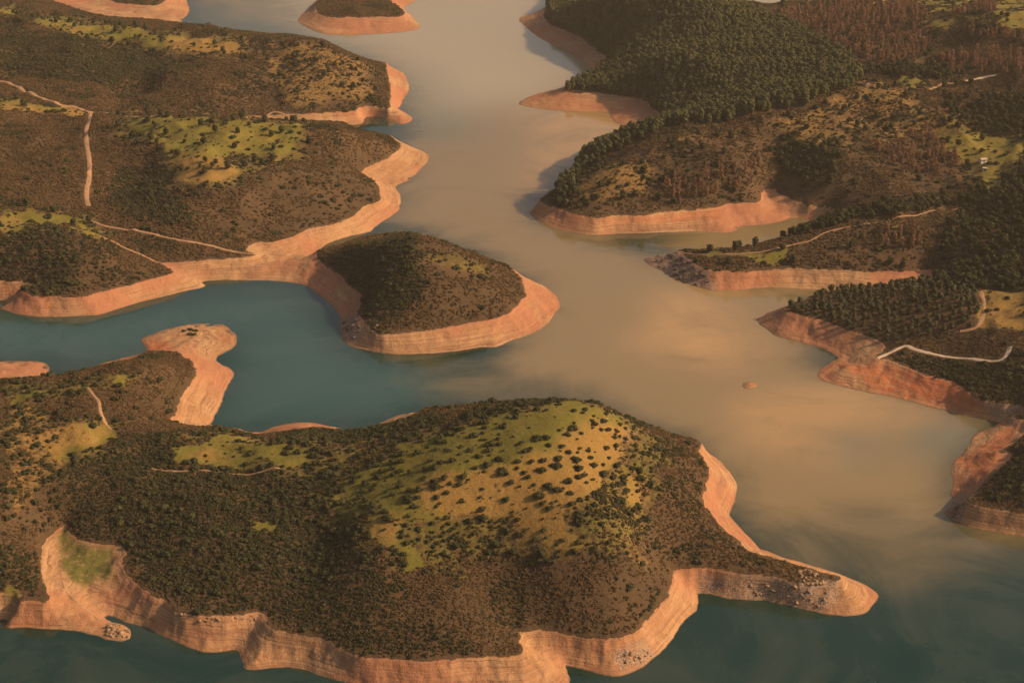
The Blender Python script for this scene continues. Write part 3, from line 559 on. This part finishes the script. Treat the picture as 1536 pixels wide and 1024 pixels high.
def stuff(name, x, y, z, scale, protos, label=None):
    """uncountable growth: one object, plants instanced on its points"""
    n = len(x); me = bpy.data.meshes.new(name); me.vertices.add(n); me.vertices.foreach_set('co', np.stack([x, y, z], -1).astype(np.float32).ravel())
    for nm, ty, v in (('rot', 'FLOAT', rng.random(n)*6.28), ('siz', 'FLOAT', scale), ('pick', 'INT', rng.integers(0, len(protos), n))):
        a = me.attributes.new(nm, ty, 'POINT'); a.data.foreach_set('value', np.asarray(v).astype(np.int32 if ty == 'INT' else np.float32))
    o = add(name, me, None, None, label, None, None, 'stuff')
    g = bpy.data.node_groups.new(name, 'GeometryNodeTree'); g.interface.new_socket('Geometry', in_out='INPUT', socket_type='NodeSocketGeometry'); g.interface.new_socket('Geometry', in_out='OUTPUT', socket_type='NodeSocketGeometry')
    N = g.nodes.new; L = g.links.new; gi = N('NodeGroupInput'); go = N('NodeGroupOutput'); iop = N('GeometryNodeInstanceOnPoints'); jn = N('GeometryNodeJoinGeometry')
    for ob in protos:
        obs = ob if isinstance(ob, tuple) else (ob,); j2 = N('GeometryNodeJoinGeometry'); gt = N('GeometryNodeGeometryToInstance')
        for q in obs: oi = N('GeometryNodeObjectInfo'); oi.inputs['Object'].default_value = q; L(oi.outputs['Geometry'], j2.inputs[0])
        L(j2.outputs[0], gt.inputs[0]); L(gt.outputs[0], jn.inputs[0])
    def at(nm, ty): d = N('GeometryNodeInputNamedAttribute'); d.data_type = ty; d.inputs['Name'].default_value = nm; return d.outputs[0]
    cx = N('ShaderNodeCombineXYZ'); L(at('rot', 'FLOAT'), cx.inputs[2])
    L(gi.outputs[0], iop.inputs['Points']); L(jn.outputs[0], iop.inputs['Instance']); iop.inputs['Pick Instance'].default_value = True
    L(at('pick', 'INT'), iop.inputs['Instance Index']); L(cx.outputs[0], iop.inputs['Rotation']); L(at('siz', 'FLOAT'), iop.inputs['Scale']); L(iop.outputs[0], go.inputs[0])
    mo = o.modifiers.new('growth', 'NODES'); mo.node_group = g
    return o

# individual plants -------------------------------------------------------
made = {}
def place_shrub(x, y, z, r, label, group, name='shrub', meshes=SHR, cat='shrub', hs=1.0):
    o = bpy.data.objects.new(name, meshes[random.randrange(len(meshes))]); col.objects.link(o)
    o.location = (x, y, z-(.34 if cat == 'rock' else .12)*r); o.scale = (r*random.uniform(.9, 1.15), r*random.uniform(.9, 1.15), r*hs*random.uniform(.85, 1.1)); o.rotation_euler = (0, 0, random.uniform(0, 6.28))
    tag(o, label, cat, group); made.setdefault(name, []).append(o); return o
first = {}
def place_tree(kind, protos, x, y, z, s, label, group, cat):
    k = random.randrange(len(protos)); key = (kind, k)
    if key not in first:
        r = bpy.data.objects.new(kind, None); r.empty_display_size = .5; col.objects.link(r)
        c = add('crown', protos[k][0], None, r); t = add('trunk', protos[k][1], None, r); first[key] = (r, c, t)
    else:
        r0, c0, t0 = first[key]; r = r0.copy(); col.objects.link(r)
        for q in (c0, t0): d = q.copy(); col.objects.link(d); d.parent = r
    r.location = (x, y, z-.1); r.rotation_euler = (0, 0, random.uniform(0, 6.28)); r.scale = (s*random.uniform(.9, 1.1), s*random.uniform(.9, 1.1), s*random.uniform(.88, 1.14))
    tag(r, label, cat, group); made.setdefault(kind, []).append(r); return r
vis_at = lambda x, y: bil(VIS.astype(float), x, y) > .5

# dotted shrubs of the foreground meadow, surveyed one by one (quarter-size crops)
SHA = [(1310,550,70),(1360,540,40),(1490,495,70),(180,655,60),(255,650,60),(340,670,90),(615,665,70),(770,680,70),(840,670,50),(885,665,50),(875,705,55),(730,732,45),(750,765,55),(630,762,35),(735,800,70),(590,823,65),(665,835,65),(870,765,55),(865,850,65),(925,877,55),(985,870,60),(1020,750,60),(1075,740,70),(1110,715,50),(1050,700,50),(1075,820,80),(1135,800,60),(1080,855,80),(1140,895,50),(1030,625,40),(1085,635,45),(1160,645,45),(1220,668,35),(1235,620,45),(1285,640,50),(1340,672,65),(1410,600,80),(1400,635,60),(1390,725,70),(1460,690,65),(1370,773,30),(1275,820,30),(1490,760,90),(1500,935,60),(1240,945,45),(520,945,80),(575,965,60),(660,935,60),(695,880,50),(640,885,45),(530,880,50),(490,840,55),(450,875,35),(910,930,90),(970,925,45),(950,975,60),(700,960,50),(770,1005,60),(1355,990,60),(1140,640,30),(1270,710,30)]
SHB = [(370,505,75),(330,545,55),(150,565,80),(210,560,60),(60,595,50),(390,580,25),(300,618,45),(335,652,50),(410,632,35),(460,645,40),(490,440,30),(480,380,30),(550,465,55),(560,425,40),(610,410,45),(535,520,40),(575,515,50),(630,525,50),(615,565,40),(565,628,50),(580,690,35),(35,705,50),(120,710,45),(185,700,55),(180,755,75),(95,800,55),(270,685,70),(270,730,80),(390,690,70),(400,745,70),(470,685,45),(490,730,60),(550,775,90),(600,800,60),(340,820,70),(400,800,60),(430,790,50),(210,850,80),(270,870,70),(165,900,85),(130,850,40),(45,860,30),(350,895,50),(190,960,60),(230,990,60),(270,950,25),(85,995,25),(550,730,35),(800,520,45),(740,500,40),(680,515,35)]
P = np.array([(384+a/4, 512+b2/4, c/4) for a, b2, c in SHA]+[(768+a/4, 512+b2/4, c/4) for a, b2, c in SHB])
L3 = locate(P[:, 0], P[:, 1]+P[:, 2]*.28)
taken = []
for (px, py, w), (x, y, z) in zip(P, L3):
    rad = w/2/F*math.hypot(x, y, CAMH-z)*.84
    if py < 640: lab = ('dark evergreen shrub high on the green upper meadow of the foreground hill', 'shrubs on the upper meadow of the foreground hill')
    elif px < 600: lab = ('dark evergreen shrub at the left end of the dotted foreground meadow', 'shrubs at the left end of the foreground meadow')
    elif px > 880: lab = ('dark evergreen shrub among pale rocks by the right shoulder of the foreground meadow', 'shrubs on the right shoulder of the foreground meadow')
    elif py < 700: lab = ('dark evergreen shrub in the middle of the dotted foreground meadow', 'shrubs in the middle of the foreground meadow')
    else: lab = ('dark evergreen shrub on the dry orange lower part of the foreground meadow', 'shrubs on the lower foreground meadow')
    place_shrub(x, y, z, rad, lab[0], lab[1]); taken.append((x, y, rad))
# ------------------------------------------------------------------ dirt tracks
TM = NT('track_dirt'); TM.put(TM.b.inputs['Base Color'], TM.mix(TM.rng(TM.noise(.5, 4), .38, .62), (.30, .165, .085), (.38, .225, .125)))
TP = NT('track_gravel'); TP.put(TP.b.inputs['Base Color'], TP.mix(TP.rng(TP.noise(.5, 4), .38, .62), (.46, .33, .22), (.56, .42, .30)))
TRK = []
def track(pts_, w, mat=TM.m, lift=.22):
    L = locate([p[0] for p in pts_], [p[1] for p in pts_]); q = L[:, :2]; o = [q[0]]
    for k in range(len(q)-1):
        p0, p1, p2, p3 = q[max(k-1, 0)], q[k], q[k+1], q[min(k+2, len(q)-1)]; n = max(2, int(np.hypot(*(p2-p1))/1.6))
        for t in np.linspace(0, 1, n+1)[1:]: o.append(.5*(2*p1+(p2-p0)*t+(2*p0-5*p1+4*p2-p3)*t*t+(3*p1-p0-3*p2+p3)*t**3))
    o = np.array(o); TRK.append(np.column_stack([o, np.full(len(o), w)])); d = np.gradient(o, axis=0); d /= np.hypot(d[:, 0], d[:, 1])[:, None]+1e-9; nn = np.stack([-d[:, 1], d[:, 0]], 1); K = 5; V = []
    wv = w*.8*(1+.35*fbm(o[:, 0], o[:, 1], 9, 2, 5))
    for a in np.linspace(-.5, .5, K):
        xy = o+nn*(wv*a)[:, None]; V.append(np.column_stack([xy, bil(TZ, xy[:, 0], xy[:, 1])+lift*(1-.9*abs(a*2)**3)]))
    V = np.stack(V, 1).reshape(-1, 3); Fc = [(i*K+j, i*K+j+1, (i+1)*K+j+1, (i+1)*K+j) for i in range(len(o)-1) for j in range(K-1)]
    return add('dirt_track', mesh_from('dirt_track', V, Fc, True), mat, kind='structure')
track([(-20,118),(0,122),(20,128),(45,138),(70,150),(90,157),(110,160),(128,166),(140,169)], 5)
track([(140,169),(170,172),(200,175),(235,173)], 3.2)
track([(136,169),(133,185),(129,200),(131,220),(134,240),(134,262),(131,280),(130,296),(133,309)], 4.5)
track([(133,330),(155,338),(185,344),(215,348),(245,355),(275,361),(305,366),(325,371),(345,376),(384,382)], 2.6)
track([(155,356),(175,365),(195,375),(210,381),(222,387),(235,393),(248,397)], 2.4)
track([(131,581),(140,592),(148,602),(151,618),(158,634),(168,645)], 2.0)
track([(228,702),(240,705),(275,706),(320,707),(355,711),(385,709),(430,703)], 1.1)
track([(94,870),(98,882),(108,896),(122,908),(135,918),(150,930),(165,937)], 1.6, TM.m)
track([(1160,374),(1185,368),(1215,361),(1235,350),(1260,343),(1310,335),(1350,325),(1400,316),(1440,312),(1490,309)], 1.4)
track([(1316,537),(1335,529),(1357,519),(1372,524),(1400,531),(1440,537),(1480,541),(1500,540),(1510,532),(1515,520)], 3.4, TP.m)
track([(1440,496),(1462,492),(1472,480),(1476,460),(1471,437)], 3.2)
track([(1448,121),(1462,119),(1478,116),(1494,113)], 5, TP.m)
track([(1430,125),(1410,128),(1395,135)], 3)
track([(1018,378),(1045,381),(1090,381),(1130,379),(1165,373)], 1.4)
track([(370,177),(400,176),(440,175),(470,174)], 2.5)


from mathutils import kdtree
TK = np.concatenate(TRK); kd = kdtree.KDTree(len(TK))
for i, q in enumerate(TK): kd.insert((q[0], q[1], 0), i)
kd.balance()
def off_track(x, y, r):
    out = np.ones(len(x), bool)
    for i in range(len(x)):
        c, j, d = kd.find((x[i], y[i], 0)); out[i] = d > TK[j, 2]*.55+r[i]
    return out
_sample = sample
def sample(dens):
    x, y, z = _sample(dens); k = off_track(x, y, .5+y*.0004); return x[k], y[k], z[k]

# more of the larger shrubs: random, thinned, the ones that show largest stay individuals
gpx, gpy = sub(PX), sub(PY); g_grass, g_dark, g_open, g_sv, g_vis = sub(c_grass), sub(c_dark), sub(c_open), sub(TSV), sub(VIS)
gx_, gy_, gz_ = sub(TX), sub(TY), sub(TZ)
PINE_Z = [[(815,-10),(870,-20),(1025,-20),(1060,5),(1118,12),(1150,26),(1205,48),(1262,80),(1292,112),(1282,128),(1200,158),(1100,176),(1010,186),(985,172),(960,150),(930,142),(870,137),(848,134),(892,110),(915,88),(893,66),(852,50),(828,38)],
          [(870,212),(905,200),(1000,180),(1060,176),(1100,172),(1100,180),(1000,192),(960,205),(900,235),(868,262),(846,290),(834,300),(850,262)]]
OAK_Z = [[(1400,380),(1420,340),(1460,300),(1470,285),(1505,250),(1545,240),(1545,415),(1440,420),(1410,410)],[(1470,150),(1545,140),(1545,212),(1490,205),(1466,190)],
         [(1420,150),(1470,165),(1460,205),(1430,200)],[(1168,205),(1230,195),(1262,215),(1255,262),(1200,275),(1165,250)],[(835,240),(880,232),(915,255),(905,300),(870,318),(832,305)],
         [(1450,25),(1510,20),(1512,50),(1455,50)],[(1180,345),(1240,325),(1320,312),(1400,300),(1480,288),(1480,300),(1400,312),(1330,325),(1250,338),(1190,358)],
         [(1400,410),(1545,405),(1545,432),(1420,436)],[(1240,100),(1420,100),(1440,122),(1330,115),(1290,112)]]
OLIVE_Z = [[(1182,462),(1205,448),(1245,433),(1330,428),(1400,418),(1466,425),(1472,470),(1466,490),(1400,500),(1350,515),(1320,516),(1280,497),(1215,474)]]
BROWN_Z = [[(1160,22),(1210,12),(1290,0),(1370,5),(1390,40),(1400,75),(1340,100),(1270,85),(1210,52)],[(1400,85),(1545,75),(1545,112),(1430,112)],[(1420,10),(1500,5),(1545,35),(1545,70),(1450,60)],
           [(1350,180),(1400,165),(1430,205),(1400,225),(1370,215)],[(1310,225),(1440,222),(1460,250),(1360,262)],[(890,60),(945,20),(970,60),(925,85)],[(1000,265),(1140,240),(1130,285),(1010,305)],[(1310,340),(1390,345),(1380,372),(1320,375)]]
q_pine, q_oak, q_olive, q_brown = [zone(gpx+7*sub(wx), gpy+5*sub(wy), q) & g_vis & (g_sv > 1) & (g_grass < .45) for q in (PINE_Z, OAK_Z, OLIVE_Z, BROWN_Z)]
q_tree = blur((q_pine | q_oak | q_olive).astype(float), 3)
meadow_now = zone(gpx, gpy, GRASS[:1]) & g_vis
inview = lambda px, py, m=12: (px > -m) & (px < 1536+m) & (py > -m) & (py < 1024+m)

# --- scattered evergreen shrubs (dense bushes of the near slopes)
nz = fbm(gx_, gy_, 35, 3, 91); base_ok = (g_sv > 1.2+3.2*np.clip(fbm(gx_, gy_, 9, 3, 111)+.25, 0, 1))
near_f = sstep(1300, 800, gy_)
dens = (g_dark*.074*sstep(-.42, .12, nz+.5*fbm(gx_, gy_, 11, 2, 99))+.035*sstep(.08, .4, g_grass)*sstep(.95, .6, g_grass)*(gy_ < 900)+.006*(nz > .05)+.010*sstep(.2, .45, g_grass)*(gy_ < 900)+.012*(g_grass > .3)*(gy_ > 900)+.02*((g_grass < .4) & zone(gpx, gpy, [[(0,600),(105,650),(100,790),(60,800),(0,800)]])))*base_ok*(1-q_tree)*(g_grass < 2)
dens = dens*np.where(g_grass > .5, .28, 1)+.004*meadow_now*(1+nz)
x, y, z = sample(dens*1.6)
rad = .8+2.0*rng.random(len(x))**1.6*np.where(bil(c_dark, x, y) > .4, 1.12, .95)*np.where(y > 1000, 1.12, 1)
k = relax(x, y, z, rad*1.5); x, y, z, rad = x[k], y[k], z[k], rad[k]
if taken:
    T = np.array(taken); ok = np.ones(len(x), bool)
    for a, b2, c in T: ok &= (x-a)**2+(y-b2)**2 > (c+rad*.8)**2
    x, y, z, rad = x[ok], y[ok], z[ok], rad[ok]
px, py = proj(x, y, z); shown = rad/np.hypot(x, y)*(vis_at(x, y) & inview(px, py, -6))
order = np.argsort(-shown); lead = order[:300-len(taken)]; rest = order[300-len(taken):]
ZS = [([(0,880),(75,900),(72,800),(105,690),(0,690)], 'bushy evergreen shrub on the far left slope above the grassy inlet', 'shrubs on the far left slope'),
      ([(90,690),(300,690),(330,925),(180,880),(90,800)], 'bushy evergreen shrub in the dark thicket right of the grassy inlet', 'shrubs right of the grassy inlet'),
      ([(300,690),(480,690),(480,800),(310,800)], 'bushy evergreen shrub in the upper dark thicket left of the foreground meadow', 'shrubs left of the foreground meadow'),
      ([(300,800),(480,800),(480,980),(330,930)], 'bushy evergreen shrub in the dark thicket above the bottom left shore', 'shrubs above the bottom left shore'),
      ([(480,770),(640,780),(700,1000),(480,1000)], 'bushy evergreen shrub on the steep front slope below the foreground meadow', 'shrubs on the steep front slope'),
      ([(640,780),(900,800),(1020,1000),(700,1000)], 'bushy evergreen shrub on the lower right spur of the foreground hill', 'shrubs on the lower right spur'),
      ([(840,600),(1260,860),(1010,900),(850,790)], 'bushy evergreen shrub on the right flank of the foreground hill', 'shrubs on the right flank')]
for i in lead:
    for poly, lab, grp in ZS:
        if inpoly(px[i], py[i], poly): break
    else: lab, grp = 'bushy evergreen shrub in the scrub outside the foreground meadow', 'shrubs outside the foreground meadow'
    place_shrub(x[i], y[i], z[i], rad[i], lab, grp)
src = made['shrub']; var = [next(o for o in src if o.data is m) for m in SHR]
EX, EY, EZ, ER = x[rest], y[rest], z[rest], rad[rest]
ever_obj = stuff('evergreen_scrub', EX, EY, EZ-.1, ER, var)

# --- low heath over everything else
lod = np.where(gy_ < 760, .75, np.where(gy_ < 1000, .50, .30))
dens = lod*base_ok*(1-.985*sstep(.2, .6, g_grass+.35*sub(wx)))*(1-.86*g_open*sstep(-.3, .3, nz+.9*fbm(gx_, gy_, 9, 2, 95)))*(1-.75*q_tree)
x, y, z = sample(dens)
rad = rng.uniform(.5, 1.15, len(x))**1.0*np.where(y < 760, .85, np.where(y < 1000, 1.0, 1.45)); dk = bil(c_dark, x, y)*.8 > rng.uniform(.25, .95, len(x))
dk |= (fbm(x, y, 30, 3, 97) > .28) & (rng.random(len(x)) < .6)
hide = add('heath_bush', HEA[0]); bpy.data.objects.remove(hide)
HB = []
def place_low(name, meshes, lab, grp, cat, idx):
    out = []
    for m, i in zip(meshes, idx):
        o = bpy.data.objects.new(name, m); col.objects.link(o); o.location = (x[i], y[i], z[i]-.1); o.scale = (rad[i],)*3; tag(o, lab, cat, grp); out.append(o)
    return out
px, py = proj(x, y, z); okv = vis_at(x, y) & inview(px, py, -40)
lab_h = ('small brown heath bush in the low scrub of the foreground slope', 'brown heath bushes of the foreground slope'); lab_e = ('small dark green bush in the thicket of the foreground slope', 'small dark bushes of the foreground thicket')
ih = [i for i in np.argsort(-1.0*(okv & ~dk)*rad/y)[:4]]; ie = [i for i in np.argsort(-1.0*(okv & dk)*rad/y)[:4]]
vh = place_low('heath_bush', HEA, *lab_h, 'bush', ih); ve = place_low('thicket_bush', EVE, *lab_e, 'bush', ie)
rem = np.ones(len(x), bool); rem[ih+ie] = False
s1 = rem & ~dk; s2 = rem & dk
stuff('heath', x[s1], y[s1], z[s1]-.08, rad[s1], vh); stuff('thicket', x[s2], y[s2], z[s2]-.08, rad[s2]*1.15, ve)
print('SCRUB', s1.sum(), s2.sum(), len(EX))

# --- trees: the 300 that show largest of each kind stand alone
def wood(kind, protos, dens, dmin, s_rng, labels, cat, stuffname, limit=300, rows=None):
    if rows is None:
        x, y, z = sample(dens); s = rng.uniform(*s_rng, len(x))
        k = relax(x, y, z, np.full(len(x), dmin)*s); x, y, z, s = x[k], y[k], z[k], s[k]
    else: x, y, z = rows; s = rng.uniform(*s_rng, len(x))
    px, py = proj(x, y, z+4*s); show = s/np.hypot(x, y)*(vis_at(x, y) & inview(px, py, -4))
    o = np.argsort(-show)
    for i in o[:limit]:
        if show[i] <= 0: continue
        for poly, lab, grp in labels:
            if poly is None or inpoly(px[i], py[i], poly): place_tree(kind, protos, x[i], y[i], z[i], s[i], lab, grp, cat); break
    rest = np.concatenate([o[:limit][show[o[:limit]] <= 0], o[limit:]])
    if len(rest):
        pr = [(first[(kind, k)][1], first[(kind, k)][2]) for k in range(len(protos)) if (kind, k) in first]
        stuff(stuffname, x[rest], y[rest], z[rest]-.1, s[rest], pr)
    print(kind, len(x), 'rest', len(rest))
wood('pine_tree', PIN, q_pine*.10, 4.6, (.75, 1.2), [
    ([(830,190),(1110,165),(1110,196),(960,215),(900,320),(820,320)], 'tall pine in the dark row along the ridge above the brown headland', 'pines of the ridge row'),
    ([(840,120),(1010,120),(1010,200),(840,200)], 'rounded pine at the foot of the pine wood above the orange cove', 'pines above the orange cove'),
    ([(1005,100),(1130,100),(1130,195),(1005,195)], 'rounded pine in the lower middle of the dark pine wood', 'pines in the lower middle of the wood'),
    ([(1125,60),(1310,60),(1310,170),(1125,170)], 'rounded pine at the right edge of the dark pine wood by the bare ridge', 'pines at the right edge of the wood'),
    (None, 'rounded pine high in the dark pine wood on the far right headland', 'pines high in the wood')], 'pine tree', 'pine_forest')
gy2 = .0115*(fbm(gx_, gy_, 60, 2, 105) > -.25)
wood('oak_tree', OAK, q_oak*.05+.0011*base_ok*(gpx > 800)*(gpy < 420)*g_vis*(1-q_tree)+.0016*base_ok*(gpx < 640)*(gpy < 340)*g_vis*(g_grass > .25), 4.0, (.55, 1.0), [
    ([(0,0),(640,0),(640,340),(0,340)], 'dark round tree dotted over the green meadows of the left hills', 'trees on the left meadows'),
    ([(1130,285),(1490,270),(1490,345),(1260,345),(1130,375)], 'dark round tree in the row behind the low right spit', 'trees behind the low right spit'),
    ([(1380,230),(1560,230),(1560,440),(1380,440)], 'dark round tree in the shaded grove at the right edge above the olive grove', 'trees of the shaded right grove'),
    ([(810,180),(930,180),(930,330),(810,330)], 'dark round tree on the left nose of the brown headland', 'trees on the nose of the brown headland'),
    ([(930,180),(1300,160),(1300,340),(930,340)], 'dark round tree scattered on the brown headland slope', 'trees on the brown headland slope'),
    ([(1140,340),(1420,340),(1420,420),(1140,420)], 'dark round tree on top of the low right spit', 'trees on the low right spit'),
    (None, 'dark round tree among fields in the far upper right hills', 'trees in the far upper right hills')], 'tree', 'oak_wood')
# olive grove planted in slanting rows
rx, ry = [], []
cx, cy = locate([1330], [470])[0][:2]
for a in range(-30, 31):
    for b2 in range(-30, 31):
        u, v = a*5.6+random.uniform(-1.5, 1.5)+(b2 % 2)*2.8, b2*6.2+random.uniform(-1.3, 1.3); rx.append(cx+u*.97-v*.24); ry.append(cy+u*.24+v*.97)
rx, ry = np.array(rx), np.array(ry); rz = bil(TZ, rx, ry); qx, qy = proj(rx, ry, rz); ok = zone(qx, qy, OLIVE_Z) & vis_at(rx, ry) & (bil(TSV, rx, ry) > 1) & (rng.random(len(rx)) > .14)
wood('olive_tree', OLI, None, 0, (.5, .95), [
    ([(1170,420),(1300,420),(1300,500),(1170,500)], 'grey green olive tree at the lakeside end of the planted grove', 'olive trees at the lakeside end'),
    ([(1300,410),(1390,410),(1390,530),(1300,530)], 'grey green olive tree in the middle rows of the planted grove', 'olive trees of the middle rows'),
    (None, 'grey green olive tree at the field end of the planted grove', 'olive trees at the field end')], 'olive tree', 'olive_grove', 300, (rx[ok], ry[ok], rz[ok]))
wood('bare_tree', BRO, q_brown*.028*(1-q_tree), 3.4, (.55, 1.0), [
    ([(1140,-20),(1410,-20),(1410,115),(1140,115)], 'reddish brown leafless tree behind the dark pine wood', 'bare trees behind the pine wood'),
    ([(1400,-20),(1560,-20),(1560,130),(1400,130)], 'reddish brown leafless tree at the upper right corner', 'bare trees at the upper right corner'),
    ([(880,0),(980,0),(980,100),(880,100)], 'reddish brown leafless tree at the lakeside edge of the pine wood', 'bare trees at the edge of the pine wood'),
    ([(990,220),(1150,220),(1150,320),(990,320)], 'reddish brown leafless tree above the sandy cove of the brown headland', 'bare trees above the sandy cove'),
    ([(1300,330),(1400,330),(1400,380),(1300,380)], 'reddish brown leafless tree on the low right spit', 'bare trees on the low right spit'),
    (None, 'reddish brown leafless tree in the valley below the bare ridge', 'bare trees in the right valley')], 'bare tree', 'bare_wood')

# ------------------------------------------------------------------ rocks
def rock_mesh(name, seed, mat):
    rg = np.random.default_rng(seed); V, Fc = ico((0, 0, .3), (1, .8, .62), rg, 2); V = V+rg.normal(size=V.shape)*.07; me = mesh_from(name, V, Fc); me.materials.append(mat); return me
RP = [rock_mesh('boulder', 800+k, F_ROCK) for k in range(3)]; RD = [rock_mesh('dark_boulder', 810+k, F_ROCKD) for k in range(3)]
def rocks(poly, n, r, lab, grp, meshes, name='boulder'):
    P = np.array(poly, float); k = 0
    while k < n:
        a, b2 = random.uniform(P[:, 0].min(), P[:, 0].max()), random.uniform(P[:, 1].min(), P[:, 1].max())
        if not inpoly(a, b2, poly): continue
        x, y, z = locate([a], [b2])[0]; k += 1
        if z < .05: continue
        o = place_shrub(x, y, z, random.uniform(*r)*random.choice((.6, .8, 1, 1.3)), lab, grp, name, meshes, 'rock', .9); o.rotation_euler = (random.uniform(-.4, .4), random.uniform(-.4, .4), random.uniform(0, 6.28))
rocks([(153,937),(175,934),(196,946),(198,954),(184,959),(162,955)], 70, (.5, 1.3), 'pale boulder heaped on the tip of the small bottom left point', 'boulders on the bottom left point', RP)
rocks([(1195,853),(1215,855),(1236,866),(1235,875),(1205,878)], 34, (.6, 1.5), 'pale jagged rock on the crest of the foreground spit', 'rocks on the crest of the foreground spit', RP)
rocks([(1110,868),(1250,873),(1240,912),(1120,893)], 34, (.5, 1.2), 'brown rock on the shore wall of the foreground spit', 'rocks on the shore wall of the foreground spit', RP)
rocks([(512,480),(535,470),(544,495),(528,514),(516,504)], 26, (.9, 1.9), 'dark rock at the left corner of the round island hill', 'rocks at the corner of the round island hill', RD)
rocks([(545,478),(565,480),(575,498),(556,499)], 10, (.8, 1.6), 'dark rock at the foot of the scrub on the round island hill', 'rocks at the foot of the island scrub', RD)
rocks([(970,384),(1018,380),(1058,408),(1068,430),(1030,424),(990,404)], 56, (.9, 2.2), 'dark rock covering the point of the low right spit', 'rocks on the point of the low right spit', RD)
rocks([(930,985),(960,970),(980,982),(940,1005)], 14, (.5, 1.1), 'pale rock on the shore below the lower right spur', 'rocks below the lower right spur', RP)
rocks([(915,612),(950,640),(975,660),(940,662),(905,640)], 22, (.4, 1.0), 'small pale rock on the right shoulder of the foreground meadow', 'rocks on the right shoulder of the meadow', RP)
rocks([(1418,762),(1445,745),(1450,760),(1432,778)], 14, (.7, 1.5), 'dark rock at the corner of the lower right shore', 'rocks at the lower right corner shore', RD)
rocks([(205,898),(240,915),(320,926),(384,922),(384,930),(300,932),(230,915)], 30, (.4, .9), 'small reddish rock along the scrub edge above the bottom left shore', 'rocks along the bottom left scrub edge', RP)
rocks([(1285,125),(1300,120),(1325,118),(1320,130),(1290,140)], 16, (1.2, 2.6), 'orange rock on the crest of the bare right ridge', 'rocks on the crest of the bare ridge', RP)

# lone bush cluster on the sandy point
for k, (a, b2, r) in enumerate([(276,494,1.7),(286,492,2.0),(293,494,1.8),(284,498,1.6),(291,499,1.7)]):
    x, y, z = locate([a], [b2+3])[0]; place_shrub(x, y, z, r, 'dark bush in the lone clump on the bare sandy point', 'bushes on the bare sandy point')
# islet
# ------------------------------------------------------------------ white farm buildings in the right valley
WL = NT('white_render'); WL.put(WL.b.inputs['Base Color'], WL.mix(WL.rng(WL.noise(.8, 3), .4, .65), (.78, .72, .62), (.62, .54, .44)))
RT = NT('roof_tiles'); RT.put(RT.b.inputs['Base Color'], RT.mix(RT.rng(RT.noise(2.0, 3), .4, .6), (.55, .42, .32), (.42, .27, .18)))
DK = NT('dark_opening'); DK.put(DK.b.inputs['Base Color'], (.03, .025, .02))
def house(px, py, w, d, h, rot, lab):
    x, y, z = locate([px], [py])[0]; r = bpy.data.objects.new('farm_building', None); col.objects.link(r); r.location = (x, y, z); r.rotation_euler = (0, 0, rot); tag(r, lab, 'building', 'white buildings of the right valley')
    a, b2 = w/2, d/2; rh = h+d*.22
    add('wall', mesh_from('wall', [(-a,-b2,-1.5),(a,-b2,-1.5),(a,b2,-1.5),(-a,b2,-1.5),(-a,-b2,h),(a,-b2,h),(a,b2,h),(-a,b2,h),(-a,0,rh),(a,0,rh)], [(0,1,5,4),(2,3,7,6),(1,2,6,9,5),(3,0,4,8,7)]), WL.m, r)
    e = .35; A = Acc()
    for sgn in (-1, 1):
        V = [(-a-e, sgn*(b2+e), h-.1), (a+e, sgn*(b2+e), h-.1), (a+e, 0, rh+.06), (-a-e, 0, rh+.06)]; V += [(q[0], q[1], q[2]+.16) for q in V]
        A.add(np.array(V), [(0,1,2,3),(4,5,6,7),(0,1,5,4),(1,2,6,5),(2,3,7,6),(3,0,4,7)])
    add('roof', A.mesh('roof'), RT.m, r)
    def box(nm, cx, w2, z0, z1):
        y1 = -b2-.03; add(nm, mesh_from(nm, [(cx-w2,y1,z0),(cx+w2,y1,z0),(cx+w2,y1,z1),(cx-w2,y1,z1),(cx-w2,y1+.06,z0),(cx+w2,y1+.06,z0),(cx+w2,y1+.06,z1),(cx-w2,y1+.06,z1)], [(0,1,2,3),(0,4,5,1),(1,5,6,2),(2,6,7,3),(3,7,4,0)]), DK.m, r)
    box('door', 0, .5, 0, 2.1); box('window', -a*.6, .5, 1, 2); box('window', a*.6, .5, 1, 2)
house(1474, 243, 5.2, 3.8, 2.5, .3, 'small white farm building, the larger of two in the green right valley')
house(1477, 256, 3.5, 3, 2.2, -.2, 'tiny white outbuilding just below the larger white farm building')

# ------------------------------------------------------------------ refine labels: say where in its group each plant or rock stands
from collections import defaultdict
grp = defaultdict(list)
for o in col.objects:
    if o.parent is None and o.get('group') and o.get('category') and not o.get('kind'): grp[(o['group'], o['label'])].append(o)
for (g, lab), L in grp.items():
    if len(L) < 2 or o.get('category') == 'building': continue
    Q = [proj(np.float64(o.location.x), np.float64(o.location.y), np.float64(o.location.z)) for o in L]; qx = np.array([q[0] for q in Q]); qy = np.array([q[1] for q in Q]); used = set()
    for arr, sgn, word in ((qx, 1, 'leftmost'), (qx, -1, 'rightmost'), (qy, -1, 'nearest'), (qy, 1, 'farthest')):
        k = min((i for i in range(len(L)) if i not in used), key=lambda i: sgn*arr[i], default=None)
        if k is None or sgn*arr[k] > (sgn*arr).min()+1e-9: continue
        used.add(k); L[k]['label'] = word+' of the '+g if len((word+' of the '+g).split()) >= 5 else word+' one of the '+g
    ex, ey = np.quantile(qx, (.33, .67)), np.quantile(qy, (.33, .67))
    for i, o in enumerate(L):
        if i in used: continue
        c = int(np.searchsorted(ex, qx[i])); r = int(np.searchsorted(ey, qy[i])); word = ('upper', 'middle', 'lower')[r]+' '+('left', 'centre', 'right')[c]
        o['label'] = (lab+', '+word+' of the group') if len(lab.split()) <= 11 else lab+', '+word if len(lab.split()) <= 14 else word+' one of the '+g
